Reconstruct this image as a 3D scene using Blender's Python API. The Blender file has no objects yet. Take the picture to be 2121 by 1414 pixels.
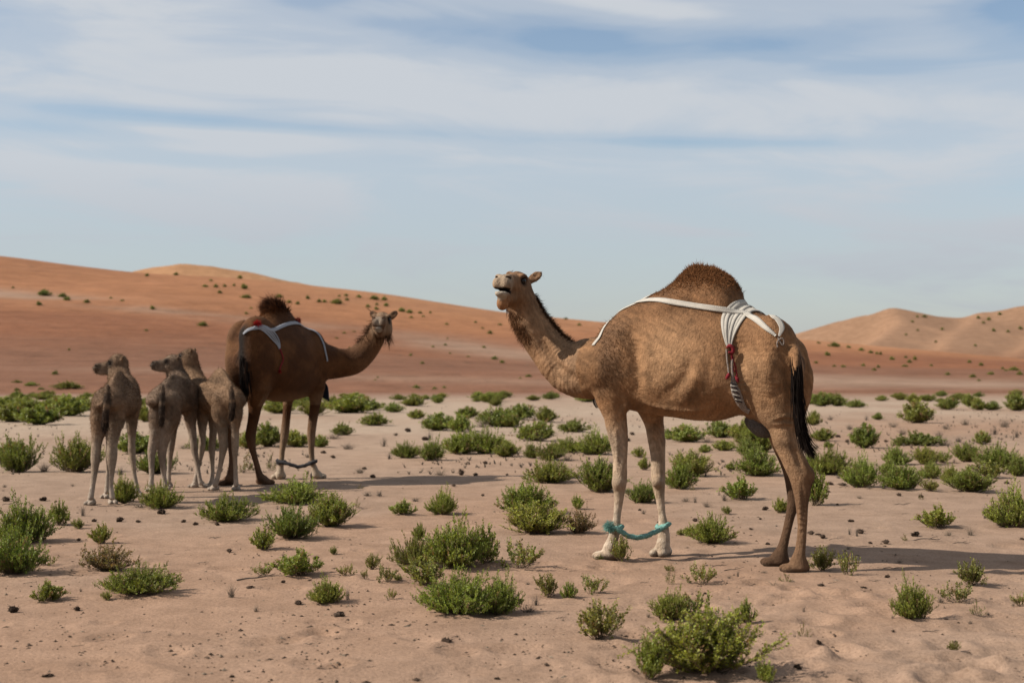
import bpy, math, random
import numpy as np
import openvdb as vdb
from mathutils import Vector
from mathutils.bvhtree import BVHTree

scene = bpy.context.scene
col = scene.collection
RNG = np.random.default_rng(7)

# ------------------------------------------------------------------ camera
FPX, CX, CY, HOR, CAMZ = 2946.0, 1060.5, 707.0, 770.0, 1.317
PITCH = math.atan((HOR - CY) / FPX)
cam = bpy.data.cameras.new('camera')
cam.sensor_width = 36.0
cam.lens = FPX / 2121.0 * 36.0
cam.clip_start, cam.clip_end = 0.05, 9000.0
cam.dof.use_dof = True
cam.dof.focus_distance = 9.9
cam.dof.aperture_fstop = 2.8
cam_o = bpy.data.objects.new('camera', cam)
cam_o.location = (0, 0, CAMZ)
cam_o.rotation_euler = (math.radians(90) + PITCH, 0, 0)
col.objects.link(cam_o)
scene.camera = cam_o

# ------------------------------------------------------------------ sun, sky, exposure
SUN_EL = math.radians(39.0)
to_sun = Vector((-0.99, -0.12, 0)).normalized() * math.cos(SUN_EL) + Vector((0, 0, math.sin(SUN_EL)))
sun = bpy.data.lights.new('sun', 'SUN')
sun.energy = 5.0
sun.angle = math.radians(0.6)
sun.color = (1.0, 0.93, 0.84)
sun_o = bpy.data.objects.new('sun', sun)
sun_o.rotation_euler = (-to_sun).to_track_quat('-Z', 'Y').to_euler()
sun_o.location = (-30, -8, 40)
col.objects.link(sun_o)

world = bpy.data.worlds.new('World')
scene.world = world
world.use_nodes = True
wn = world.node_tree
wn.nodes.clear()


def N(nt, kind, **kw):
    n = nt.nodes.new(kind)
    for k, v in kw.items():
        if k.startswith('i_'):
            key = k[2:]
            key = int(key) if key.isdigit() else key.replace('_', ' ')
            n.inputs[key].default_value = v
        else:
            setattr(n, k, v)
    return n


def M(nt, op, a, b=None, c=None, clamp=False):
    n = nt.nodes.new('ShaderNodeMath')
    n.operation = op
    n.use_clamp = clamp
    for i, x in enumerate((a, b, c)):
        if x is None:
            continue
        if isinstance(x, (int, float)):
            n.inputs[i].default_value = x
        else:
            nt.links.new(x, n.inputs[i])
    return n.outputs[0]


def ramp(nt, fac, stops, interp='LINEAR'):
    n = nt.nodes.new('ShaderNodeValToRGB')
    n.color_ramp.interpolation = interp
    cr = n.color_ramp
    while len(cr.elements) < len(stops):
        cr.elements.new(0.5)
    for e, (p, c) in zip(cr.elements, stops):
        e.position = p
        e.color = (c[0], c[1], c[2], 1) if not isinstance(c, float) else (c, c, c, 1)
    nt.links.new(fac, n.inputs[0])
    return n.outputs[0]


def mixc(nt, fac, a, b, blend='MIX'):
    n = nt.nodes.new('ShaderNodeMix')
    n.data_type = 'RGBA'
    n.blend_type = blend
    for sock, x in ((n.inputs[0], fac), (n.inputs[6], a), (n.inputs[7], b)):
        if isinstance(x, (int, float)):
            sock.default_value = x
        elif isinstance(x, tuple):
            sock.default_value = (x[0], x[1], x[2], 1)
        else:
            nt.links.new(x, sock)
    return n.outputs[2]


def build_sky():
    nt = wn
    tc = N(nt, 'ShaderNodeTexCoord')
    sep = N(nt, 'ShaderNodeSeparateXYZ')
    nt.links.new(tc.outputs['Generated'], sep.inputs[0])
    x, y, z = sep.outputs
    # bearing and height of the sky direction
    hyp = M(nt, 'SQRT', M(nt, 'ADD', M(nt, 'MULTIPLY', x, x), M(nt, 'MULTIPLY', y, y)))
    el = M(nt, 'ARCTAN2', z, hyp)
    az = M(nt, 'ARCTAN2', x, y)
    comb = N(nt, 'ShaderNodeCombineXYZ')
    nt.links.new(M(nt, 'MULTIPLY', az, 5.2), comb.inputs[0])
    nt.links.new(M(nt, 'ADD', M(nt, 'MULTIPLY', el, 26.0), M(nt, 'MULTIPLY', az, 1.3)), comb.inputs[1])
    n1 = N(nt, 'ShaderNodeTexNoise', i_Scale=1.0, i_Detail=8.0, i_Roughness=0.58, i_Distortion=0.7)
    nt.links.new(comb.outputs[0], n1.inputs['Vector'])
    comb2 = N(nt, 'ShaderNodeCombineXYZ')
    nt.links.new(M(nt, 'MULTIPLY', az, 2.0), comb2.inputs[0])
    nt.links.new(M(nt, 'ADD', M(nt, 'MULTIPLY', el, 9.0), M(nt, 'MULTIPLY', az, 0.8)), comb2.inputs[1])
    comb2.inputs[2].default_value = 4.2
    n2 = N(nt, 'ShaderNodeTexNoise', i_Scale=1.0, i_Detail=4.0, i_Roughness=0.5, i_Distortion=0.3)
    nt.links.new(comb2.outputs[0], n2.inputs['Vector'])
    thick = M(nt, 'ADD', M(nt, 'MULTIPLY', n1.outputs[0], 0.9), M(nt, 'MULTIPLY', n2.outputs[0], 0.75))

    def gap(px, py, rx, ry, amt, tilt=0.0):
        a0, e0 = (px - CX) / FPX, (HOR - py) / FPX
        da = M(nt, 'SUBTRACT', az, a0)
        de = M(nt, 'SUBTRACT', M(nt, 'SUBTRACT', el, e0), M(nt, 'MULTIPLY', da, tilt))
        da = M(nt, 'DIVIDE', da, rx / FPX)
        de = M(nt, 'DIVIDE', de, ry / FPX)
        q = M(nt, 'ADD', M(nt, 'MULTIPLY', da, da), M(nt, 'MULTIPLY', de, de))
        return M(nt, 'MULTIPLY', M(nt, 'EXPONENT', M(nt, 'MULTIPLY', q, -1.0)), amt)
    for g in GAPS:
        thick = M(nt, 'SUBTRACT', thick, gap(*g))
    mask = ramp(nt, thick, [(0.26, 0.04), (0.52, 0.30), (0.76, 0.58), (1.05, 0.95)], 'EASE')
    # veil thickens towards the horizon
    low = M(nt, 'MULTIPLY', M(nt, 'EXPONENT', M(nt, 'MULTIPLY', M(nt, 'ABSOLUTE', el), -11.0)), 0.9)
    fac = M(nt, 'MAXIMUM', mask, low, clamp=True)
    cl = ramp(nt, M(nt, 'MULTIPLY', M(nt, 'ABSOLUTE', el), 3.2), SKY_CLOUD)
    sky = N(nt, 'ShaderNodeTexSky')
    sky.sky_type = 'NISHITA'
    sky.sun_disc = False
    sky.sun_elevation = SUN_EL
    sky.sun_rotation = math.atan2(to_sun.x, to_sun.y)
    sky.air_density = 1.0
    sky.dust_density = 0.6
    sky.ozone_density = 1.0
    b1 = N(nt, 'ShaderNodeBackground', i_Strength=SKY_STRENGTH)
    nt.links.new(sky.outputs[0], b1.inputs[0])
    b2 = N(nt, 'ShaderNodeBackground', i_Strength=1.0)
    nt.links.new(cl, b2.inputs[0])
    mx = N(nt, 'ShaderNodeMixShader')
    nt.links.new(fac, mx.inputs[0])
    nt.links.new(b1.outputs[0], mx.inputs[1])
    nt.links.new(b2.outputs[0], mx.inputs[2])
    out = N(nt, 'ShaderNodeOutputWorld')
    nt.links.new(mx.outputs[0], out.inputs[0])


SKY_STRENGTH = 0.078
SKY_CLOUD = [(p, tuple(v * 0.66 for v in c)) for p, c in ((0.0, (0.41, 0.43, 0.47)), (0.2, (0.475, 0.505, 0.555)), (0.45, (0.585, 0.62, 0.665)), (1.0, (0.62, 0.65, 0.69)))]
GAPS = [(1220, 100, 200, 42, 0.60, -0.12), (1560, 112, 180, 34, 0.52, -0.02), (1790, 168, 170, 20, 0.30, -0.05), (2100, 60, 120, 95, 0.50, 0.0),
        (440, 264, 480, 15, 0.50, -0.040), (70, 292, 190, 28, 0.42, 0.0), (330, 342, 260, 16, 0.28, -0.02), (-20, 90, 170, 90, 0.22, 0.0), (1480, 303, 310, 13, 0.46, -0.035),
        (1930, 440, 260, 38, 0.22, 0.0), (640, 18, 90, 24, 0.32, 0.0), (850, 66, 160, 18, 0.22, -0.05),
        (820, 180, 480, 55, -0.18, 0.0), (1270, 22, 220, 22, -0.28, -0.12), (1750, 235, 420, 36, -0.12, -0.02), (420, 292, 210, 10, -0.22, -0.05)]
build_sky()

vs = scene.view_settings
vs.view_transform = 'Standard'
vs.look = 'None'
vs.exposure = 0.6
vs.gamma = 1.0
vs.use_curve_mapping = False
scene.render.engine = 'CYCLES'
scene.cycles.max_bounces = 6
scene.cycles.use_denoising = True


# ------------------------------------------------------------------ pixel helpers and noise
def ray(px, py):
    dx, dz = (px - CX) / FPX, -(py - CY) / FPX
    c, s = math.cos(PITCH), math.sin(PITCH)
    return np.array((dx, c - dz * s, s + dz * c))


def W(px, py, Y):
    r = ray(px, py)
    return np.array((0, 0, CAMZ)) + r * (Y / r[1])


def G(px, py):
    r = ray(px, py)
    return np.array((0, 0, CAMZ)) + r * (CAMZ / -r[2])


def proj(P):
    P = np.asarray(P, float)
    x, y, z = P[..., 0], P[..., 1], P[..., 2] - CAMZ
    c, s = math.cos(PITCH), math.sin(PITCH)
    d = y * c + z * s
    h = z * c - y * s
    return CX + FPX * x / d, CY - FPX * h / d


def _hash(i, j, seed):
    n = (i.astype(np.int64) * 374761393 + j.astype(np.int64) * 668265263 + seed * 974634777) & 0x7fffffff
    n = ((n ^ (n >> 13)) * 1274126177) & 0x7fffffff
    return ((n ^ (n >> 16)) & 0xffff) / 65535.0


def vnoise(x, y, seed=0):
    x = np.asarray(x, float); y = np.asarray(y, float)
    i, j = np.floor(x).astype(np.int64), np.floor(y).astype(np.int64)
    u, v = x - i, y - j
    u = u * u * u * (u * (u * 6 - 15) + 10); v = v * v * v * (v * (v * 6 - 15) + 10)
    a, b, c, d = _hash(i, j, seed), _hash(i + 1, j, seed), _hash(i, j + 1, seed), _hash(i + 1, j + 1, seed)
    return (a + (b - a) * u) * (1 - v) + (c + (d - c) * u) * v - 0.5


def fbm(x, y, seed=0, oct=4, gain=0.5):
    t, a = 0, 1.0
    for k in range(oct):
        t = t + a * vnoise(x * 2 ** k, y * 2 ** k, seed + k)
        a *= gain
    return t


def smooth(a, b, x):
    t = np.clip((np.asarray(x, float) - a) / (b - a), 0, 1)
    return t * t * (3 - 2 * t)


# ------------------------------------------------------------------ object helpers
def tag(o, label=None, cat=None, group=None, kind=None):
    if label: o['label'] = label
    if cat: o['category'] = cat
    if group: o['group'] = group
    if kind: o['kind'] = kind
    return o


ALB = 0.66      # reflectance of every coat, leaf and grain relative to its paint swatch


def mesh_obj(name, verts, faces, mat=None, parent=None, smooth_shade=True, colors=None, attr='tint', normals=None):
    me = bpy.data.meshes.new(name)
    verts = np.asarray(verts, np.float32)
    if isinstance(faces, np.ndarray):
        k = faces.shape[1]
        me.vertices.add(len(verts)); me.vertices.foreach_set('co', verts.ravel())
        me.loops.add(faces.size); me.loops.foreach_set('vertex_index', faces.ravel().astype(np.int32))
        me.polygons.add(len(faces))
        me.polygons.foreach_set('loop_start', np.arange(0, faces.size, k, dtype=np.int32))
        me.update(calc_edges=True)
        me.validate()
    else:
        me.from_pydata([tuple(map(float, v)) for v in verts], [], faces)
    if smooth_shade:
        me.polygons.foreach_set('use_smooth', np.ones(len(me.polygons), bool))
    if colors is not None:
        a = me.color_attributes.new(attr, 'FLOAT_COLOR', 'POINT')
        c = np.ones((len(verts), 4), np.float32); c[:, :3] = colors
        if not (mat and 'webbing' in mat.name):
            c[:, :3] *= ALB
        a.data.foreach_set('color', c.ravel())
    if normals is not None:
        me.normals_split_custom_set_from_vertices(np.asarray(normals, np.float32))
    if mat: me.materials.append(mat)
    o = bpy.data.objects.new(name, me)
    col.objects.link(o)
    if parent is not None:
        o.parent = parent
    return o


def empty(name, loc=(0, 0, 0)):
    o = bpy.data.objects.new(name, None)
    o.empty_display_size = 0.2
    o.location = tuple(loc)
    col.objects.link(o)
    return o


def copy_tree(o, parent=None):
    c = o.copy()
    col.objects.link(c)
    if parent is not None:
        c.parent = parent
    for ch in list(o.children):
        copy_tree(ch, c)
    return c


# ------------------------------------------------------------------ materials
def new_mat(name):
    m = bpy.data.materials.new(name)
    m.use_nodes = True
    nt = m.node_tree
    b = nt.nodes['Principled BSDF']
    b.inputs['Roughness'].default_value = 0.85
    b.inputs['Specular IOR Level'].default_value = 0.25
    return m, nt, b


def noise(nt, scale, detail=4.0, rough=0.55, vec=None, dist=0.0):
    n = N(nt, 'ShaderNodeTexNoise', i_Scale=scale, i_Detail=detail, i_Roughness=rough, i_Distortion=dist)
    if vec is not None:
        nt.links.new(vec, n.inputs['Vector'])
    return n.outputs[0]


def bump(nt, bsdf, height, strength, dist):
    n = N(nt, 'ShaderNodeBump', i_Strength=strength, i_Distance=dist)
    nt.links.new(height, n.inputs['Height'])
    nt.links.new(n.outputs[0], bsdf.inputs['Normal'])
    return n


def scaled_coord(nt, s, which='Object'):
    tc = N(nt, 'ShaderNodeTexCoord')
    mp = N(nt, 'ShaderNodeMapping')
    mp.inputs['Scale'].default_value = s
    nt.links.new(tc.outputs[which], mp.inputs[0])
    return mp.outputs[0]


def mat_sand():
    m, nt, b = new_mat('sand_material')
    at = N(nt, 'ShaderNodeAttribute', attribute_name='tint')
    v = scaled_coord(nt, (1, 1, 1))
    grain = noise(nt, 55.0, 3.0, 0.7, v)
    mid = noise(nt, 2.6, 6.0, 0.62, v, 0.4)
    fine = noise(nt, 260.0, 2.0, 0.6, v)
    c = mixc(nt, 1.0, at.outputs['Color'], ramp(nt, mid, [(0.28, (0.80, 0.78, 0.76)), (0.72, (1.16, 1.17, 1.18))]), 'MULTIPLY')
    c = mixc(nt, 1.0, c, ramp(nt, grain, [(0.30, (0.72, 0.69, 0.67)), (0.5, (1.0, 1.0, 1.0)), (0.72, (1.16, 1.15, 1.14))]), 'MULTIPLY')
    # scattered dark grit
    vo = N(nt, 'ShaderNodeTexVoronoi', i_Scale=34.0)
    nt.links.new(v, vo.inputs['Vector'])
    grit = M(nt, 'MULTIPLY', ramp(nt, vo.outputs['Distance'], [(0.06, 1.0), (0.15, 0.0)]),
             ramp(nt, noise(nt, 1.3, 4.0, 0.6, v), [(0.46, 0.0), (0.66, 0.85)]))
    c = mixc(nt, grit, c, (0.066, 0.043, 0.03))
    nt.links.new(c, b.inputs['Base Color'])
    rip = noise(nt, 1.0, 3.0, 0.5, scaled_coord(nt, (3.0, 14.0, 6.0)), 0.8)
    h = M(nt, 'ADD', M(nt, 'MULTIPLY', grain, 0.5), M(nt, 'ADD', M(nt, 'MULTIPLY', rip, 0.9), M(nt, 'MULTIPLY', fine, 0.18)))
    h = M(nt, 'ADD', h, M(nt, 'MULTIPLY', noise(nt, 14.0, 4.0, 0.6, v), 0.8))
    bump(nt, b, h, 0.6, 0.02)
    b.inputs['Roughness'].default_value = 0.95
    b.inputs['Specular IOR Level'].default_value = 0.12
    return m


def mat_dune():
    m, nt, b = new_mat('dune_sand_material')
    at = N(nt, 'ShaderNodeAttribute', attribute_name='tint')
    v = scaled_coord(nt, (0.05, 0.12, 0.3))
    n1 = noise(nt, 3.0, 7.0, 0.6, v, 0.6)
    n2 = noise(nt, 0.9, 6.0, 0.65, scaled_coord(nt, (0.5, 0.5, 1.5)))
    c = mixc(nt, 1.0, at.outputs['Color'], ramp(nt, n1, [(0.3, (0.86, 0.84, 0.82)), (0.7, (1.12, 1.13, 1.14))]), 'MULTIPLY')
    c = mixc(nt, 1.0, c, ramp(nt, n2, [(0.3, (0.90, 0.89, 0.88)), (0.7, (1.08, 1.08, 1.08))]), 'MULTIPLY')
    n3 = noise(nt, 1.0, 6.0, 0.7, scaled_coord(nt, (0.35, 0.9, 1.2)), 0.3)
    c = mixc(nt, 1.0, c, ramp(nt, n3, [(0.32, (0.78, 0.77, 0.76)), (0.5, (1.0, 1.0, 1.0)), (0.7, (1.14, 1.15, 1.17))]), 'MULTIPLY')
    tufts = M(nt, 'MULTIPLY', ramp(nt, noise(nt, 1.0, 3.0, 0.6, scaled_coord(nt, (0.9, 0.5, 1.0))), [(0.63, 0.0), (0.70, 0.6)]),
              ramp(nt, noise(nt, 1.0, 4.0, 0.6, scaled_coord(nt, (0.03, 0.05, 0.05))), [(0.45, 0.0), (0.62, 1.0)]))
    c = mixc(nt, tufts, c, (0.08, 0.056, 0.033))
    nt.links.new(c, b.inputs['Base Color'])
    bump(nt, b, M(nt, 'ADD', n2, n3), 0.5, 0.4)
    b.inputs['Roughness'].default_value = 0.95
    b.inputs['Specular IOR Level'].default_value = 0.1
    return m


def mat_hide(name, bump_s=0.75, mott=0.16):
    m, nt, b = new_mat(name)
    at = N(nt, 'ShaderNodeAttribute', attribute_name='tint')
    v = scaled_coord(nt, (1, 1, 1))
    hair = noise(nt, 1.0, 4.0, 0.65, scaled_coord(nt, (70, 70, 26)), 0.6)
    big = noise(nt, 7.0, 5.0, 0.6, v, 0.5)
    fine = noise(nt, 160.0, 3.0, 0.6, v)
    c = mixc(nt, 1.0, at.outputs['Color'], ramp(nt, big, [(0.3, (1 - mott,) * 3), (0.7, (1 + mott,) * 3)]), 'MULTIPLY')
    c = mixc(nt, 1.0, c, ramp(nt, hair, [(0.28, (0.80, 0.78, 0.76)), (0.72, (1.16, 1.16, 1.16))]), 'MULTIPLY')
    nt.links.new(c, b.inputs['Base Color'])
    h = M(nt, 'ADD', M(nt, 'MULTIPLY', hair, 1.0), M(nt, 'ADD', M(nt, 'MULTIPLY', fine, 0.4), M(nt, 'MULTIPLY', noise(nt, 30.0, 4.0, 0.6, v), 1.2)))
    bump(nt, b, h, bump_s, 0.012)
    b.inputs['Roughness'].default_value = 0.8
    b.inputs['Specular IOR Level'].default_value = 0.12
    return m


def mat_hair():
    m, nt, b = new_mat('hair_material')
    at = N(nt, 'ShaderNodeAttribute', attribute_name='tint')
    nt.links.new(at.outputs['Color'], b.inputs['Base Color'])
    b.inputs['Roughness'].default_value = 0.8
    b.inputs['Specular IOR Level'].default_value = 0.06
    tr = N(nt, 'ShaderNodeBsdfTranslucent')
    nt.links.new(at.outputs['Color'], tr.inputs[0])
    mx = N(nt, 'ShaderNodeMixShader', i_0=0.42)
    nt.links.new(b.outputs[0], mx.inputs[1]); nt.links.new(tr.outputs[0], mx.inputs[2])
    nt.links.new(mx.outputs[0], nt.nodes['Material Output'].inputs[0])
    return m


def mat_leaf(name, hue=1.0):
    m, nt, b = new_mat(name)
    at = N(nt, 'ShaderNodeAttribute', attribute_name='tint')
    oi = N(nt, 'ShaderNodeObjectInfo')
    hs = N(nt, 'ShaderNodeHueSaturation')
    nt.links.new(at.outputs['Color'], hs.inputs['Color'])
    nt.links.new(M(nt, 'ADD', 0.478, M(nt, 'MULTIPLY', oi.outputs['Random'], 0.034)), hs.inputs['Hue'])
    r2 = M(nt, 'FRACT', M(nt, 'MULTIPLY', oi.outputs['Random'], 17.31))
    nt.links.new(M(nt, "ADD", 1.02, M(nt, "MULTIPLY", r2, 0.46)), hs.inputs['Value'])
    hs.inputs['Saturation'].default_value = 1.0
    nt.links.new(hs.outputs[0], b.inputs['Base Color'])
    b.inputs['Roughness'].default_value = 0.55
    b.inputs['Specular IOR Level'].default_value = 0.3
    tr = N(nt, 'ShaderNodeBsdfTranslucent')
    nt.links.new(mixc(nt, 1.0, hs.outputs[0], (1.25, 1.2, 0.6), 'MULTIPLY'), tr.inputs[0])
    mx = N(nt, 'ShaderNodeMixShader', i_0=0.30)
    nt.links.new(b.outputs[0], mx.inputs[1]); nt.links.new(tr.outputs[0], mx.inputs[2])
    nt.links.new(mx.outputs[0], nt.nodes['Material Output'].inputs[0])
    return m


def mat_plain(name, c, rough=0.8, scale=60.0, var=0.25, bs=0.3, bd=0.004):
    c = tuple(np.array(c) * ALB)
    m, nt, b = new_mat(name)
    v = scaled_coord(nt, (1, 1, 1))
    n = noise(nt, scale, 4.0, 0.6, v)
    cc = mixc(nt, 1.0, tuple(c), ramp(nt, n, [(0.3, (1 - var,) * 3), (0.7, (1 + var,) * 3)]), 'MULTIPLY')
    nt.links.new(cc, b.inputs['Base Color'])
    b.inputs['Roughness'].default_value = rough
    bump(nt, b, n, bs, bd)
    return m


def mat_webbing(name, c, dark):
    c, dark = tuple(np.array(c) * ALB), tuple(np.array(dark) * ALB)
    m, nt, b = new_mat(name)
    v = scaled_coord(nt, (1, 1, 1))
    at = N(nt, 'ShaderNodeAttribute', attribute_name='tint')   # x = across the strap, y = along it
    sep = N(nt, 'ShaderNodeSeparateXYZ')
    nt.links.new(at.outputs['Vector'], sep.inputs[0])
    edge = M(nt, 'ABSOLUTE', M(nt, 'SUBTRACT', sep.outputs[0], 0.5))
    stitch = M(nt, 'MULTIPLY', ramp(nt, edge, [(0.30, 0.0), (0.34, 1.0), (0.38, 1.0), (0.42, 0.0)]),
               M(nt, 'GREATER_THAN', M(nt, 'SINE', M(nt, 'MULTIPLY', sep.outputs[1], 500.0)), -0.2))
    dirt = noise(nt, 22.0, 5.0, 0.6, v)
    base = mixc(nt, ramp(nt, dirt, [(0.35, 0.0), (0.8, 0.55)]), tuple(c), tuple(np.array(c) * 0.62))
    cc = mixc(nt, M(nt, 'MULTIPLY', stitch, 0.75), base, tuple(dark))
    nt.links.new(cc, b.inputs['Base Color'])
    b.inputs['Roughness'].default_value = 0.85
    bump(nt, b, M(nt, 'ADD', M(nt, 'SINE', M(nt, 'MULTIPLY', sep.outputs[1], 900.0)), M(nt, 'MULTIPLY', noise(nt, 150.0, 3.0, 0.6, v), 2.0)), 0.4, 0.002)
    return m


SAND, DUNE = mat_sand(), mat_dune()
HIDE, WOOL, HAIR = mat_hide('camel_hide'), mat_hide('calf_wool', 0.7, 0.2), mat_hair()
LEAF, DRY = mat_leaf('leaf_material'), mat_hair()
STEM = mat_plain('stem_material', (0.20, 0.14, 0.085))
EYE = mat_plain('eye_material', (0.012, 0.009, 0.007), 0.12, var=0.1, bs=0.0)
WEB = mat_webbing('white_webbing', (0.60, 0.55, 0.47), (0.06, 0.065, 0.07))
WEB2 = mat_webbing('grey_webbing', (0.40, 0.41, 0.44), (0.05, 0.06, 0.09))
RED = mat_plain('red_cord_material', (0.20, 0.012, 0.018), 0.85, 120.0, 0.4)
KNIT = mat_plain('striped_knit_material', (0.30, 0.24, 0.20), 0.95, 140.0, 0.6, 0.8, 0.01)
DARKCORD = mat_plain('dark_cord_material', (0.035, 0.032, 0.035), 0.9, 150.0, 0.5, 0.6)
TEAL = mat_plain('turquoise_rope_material', (0.20, 0.40, 0.34), 0.9, 90.0, 0.45, 0.8, 0.01)
NAVY = mat_plain('navy_cord_material', (0.012, 0.016, 0.035), 0.9, 150.0, 0.5, 0.6)
NET = mat_plain('grey_net_material', (0.13, 0.115, 0.105), 0.95, 180.0, 0.8, 1.0, 0.01)

# ------------------------------------------------------------------ ground
FOOTSPOTS = []           # (x, y) of hooves: the sand stays level there
_pr = np.random.default_rng(3)
PRINTS = []
for _ in range(330):
    if _ < 150:
        px, py = _pr.uniform(1250, 2121), _pr.uniform(1190, 1414)
    else:
        px, py = _pr.uniform(-60, 2180), _pr.uniform(960, 1430)
    g = G(px, py)
    PRINTS.append((g[0], g[1], _pr.uniform(0.05, 0.11), _pr.uniform(0.006, 0.015), _pr.uniform(0, math.pi)))


def ground_z(x, y, detail=True):
    x = np.asarray(x, float); y = np.asarray(y, float)
    z = 0.030 * fbm(x * 0.45, y * 0.45, 11, 2) + 0.012 * fbm(x * 1.6, y * 1.6, 21, 3)
    z = z * smooth(250, 40, y)
    # gentle rise of the gravel bank in the middle distance
    return z


def build_ground():
    ys = [-60.0, -30.0, -14.0, -6.0, -2.0, 1.0, 3.0]
    y = 4.4
    while y < 4200:
        ys.append(y)
        y += max(0.038, (y - 9.5) * 0.02)
    ys = np.array(ys)
    s = np.linspace(-1, 1, 341)
    outer = np.array([1.25, 1.7, 2.6, 5.0, 12.0, 40.0])
    s = np.concatenate([-outer[::-1], s, outer])
    half = np.maximum(2.6, 0.42 * np.abs(ys) + 0.4)
    X = s[None, :] * half[:, None]
    far = np.abs(s) > 1
    X[:, far] = np.sign(s[far]) * (half[:, None] + (np.abs(s[far]) - 1) * np.maximum(half[:, None], 60.0) * 1.2)
    Y = np.repeat(ys[:, None], X.shape[1], 1)
    Z = ground_z(X, Y)
    near = (Y > 3) & (Y < 40) & (np.abs(X) < 16)
    Z += np.where(near, 0.006 * fbm(X * 7, Y * 7, 31, 3) + 0.004 * fbm(X * 2.2 + 0.6 * Y, Y * 9, 41, 2), 0)
    for (cx, cy, r, dep, a) in PRINTS:
        m = (np.abs(X - cx) < 4 * r) & (np.abs(Y - cy) < 4 * r)
        if not m.any():
            continue
        dx, dy = X[m] - cx, Y[m] - cy
        u, v = dx * math.cos(a) + dy * math.sin(a), -dx * math.sin(a) + dy * math.cos(a)
        q = np.sqrt((u / (1.4 * r)) ** 2 + (v / r) ** 2)
        Z[m] += -dep * np.exp(-(q ** 4)) + 0.5 * dep * np.exp(-((q - 1.45) / 0.4) ** 2)
    # colour: pinkish sand, greyer gravel patches in the middle distance
    t = fbm(X * 0.35, Y * 0.22, 51, 4)
    t2 = fbm(X * 0.08, Y * 0.06, 61, 3)
    base = np.array((0.350, 0.236, 0.164)); warm = np.array((0.368, 0.232, 0.153)); grey = np.array((0.445, 0.342, 0.252))
    c = base[None, None] + (warm - base) * smooth(-0.25, 0.35, t)[..., None]
    g = (smooth(11, 34, Y) * 0.85 * smooth(-0.5, 0.2, t2 + 0.4 * t))[..., None]
    c = c * (1 - g) + grey * g
    red = (smooth(62, 92, Y + 14 * t2))[..., None]
    c = c * (1 - red) + np.array((0.235, 0.118, 0.073)) * red
    nr, nc = X.shape
    idx = np.arange(nr * nc).reshape(nr, nc)
    f = np.stack([idx[:-1, :-1], idx[:-1, 1:], idx[1:, 1:], idx[1:, :-1]], -1).reshape(-1, 4)
    o = mesh_obj('ground', np.stack([X, Y, Z], -1).reshape(-1, 3), f, SAND, colors=c.reshape(-1, 3))
    tag(o, 'pinkish desert sand flat strewn with grit and hoof prints', 'ground', kind='structure')
    del o['category']


build_ground()


# ------------------------------------------------------------------ dunes
def dune_sheet(name, xs, ys, zf, cf, label):
    X, Y = np.meshgrid(xs, ys)
    Z = zf(X, Y)
    C = cf(X, Y, Z)
    nr, nc = X.shape
    idx = np.arange(nr * nc).reshape(nr, nc)
    f = np.stack([idx[:-1, :-1], idx[:-1, 1:], idx[1:, 1:], idx[1:, :-1]], -1).reshape(-1, 4)
    o = mesh_obj(name, np.stack([X, Y, Z], -1).reshape(-1, 3), f, DUNE, colors=C.reshape(-1, 3))
    o['label'] = label
    o['kind'] = 'structure'
    return o


RIDGE_Y, BASE_Y = 230.0, 84.0
_rp = np.array([(-1600, 470), (-900, 478), (-400, 492), (0, 527), (150, 548), (300, 566), (500, 576), (640, 590), (800, 607), (1000, 640), (1250, 672),
                (1450, 690), (1650, 706), (1850, 727), (2121, 752), (2500, 764), (3200, 768)], float)


def smooth_table(xs, ts, vs, passes=20):
    v = np.interp(xs, ts, vs)
    for _ in range(passes):
        v[1:-1] = 0.25 * v[:-2] + 0.5 * v[1:-1] + 0.25 * v[2:]
    return v


_rx = np.linspace(-1600, 3200, 400)
_rv = smooth_table(_rx, _rp[:, 0], _rp[:, 1], 24)


def dune_z(X, Y):
    px = CX + FPX * X / RIDGE_Y
    py = np.interp(px, _rx, _rv)
    H = CAMZ + (HOR - py) / FPX * RIDGE_Y
    yr = RIDGE_Y
    t = (Y - BASE_Y - 6 * fbm(X * 0.02, X * 0 + 3.3, 5, 2)) / (yr - BASE_Y)
    up = np.clip(t, 0, 1)
    prof = 0.35 * up + 0.65 * smooth(0.0, 1.05, up) / smooth(0.0, 1.05, 1.0)
    back = smooth(1.0, 2.1, t)
    z = H * prof * (1 - back)
    w = smooth(0, 0.12, t) * (1 - smooth(0.85, 1.0, t) * 0.9)
    z = z + w * (1.1 * fbm(X * 0.012, Y * 0.02, 71, 3) + 0.35 * fbm(X * 0.05, Y * 0.07, 81, 3))
    return np.where(t < 0, -0.4, z - 0.3 * (1 - smooth(0, 0.05, t)))


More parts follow.
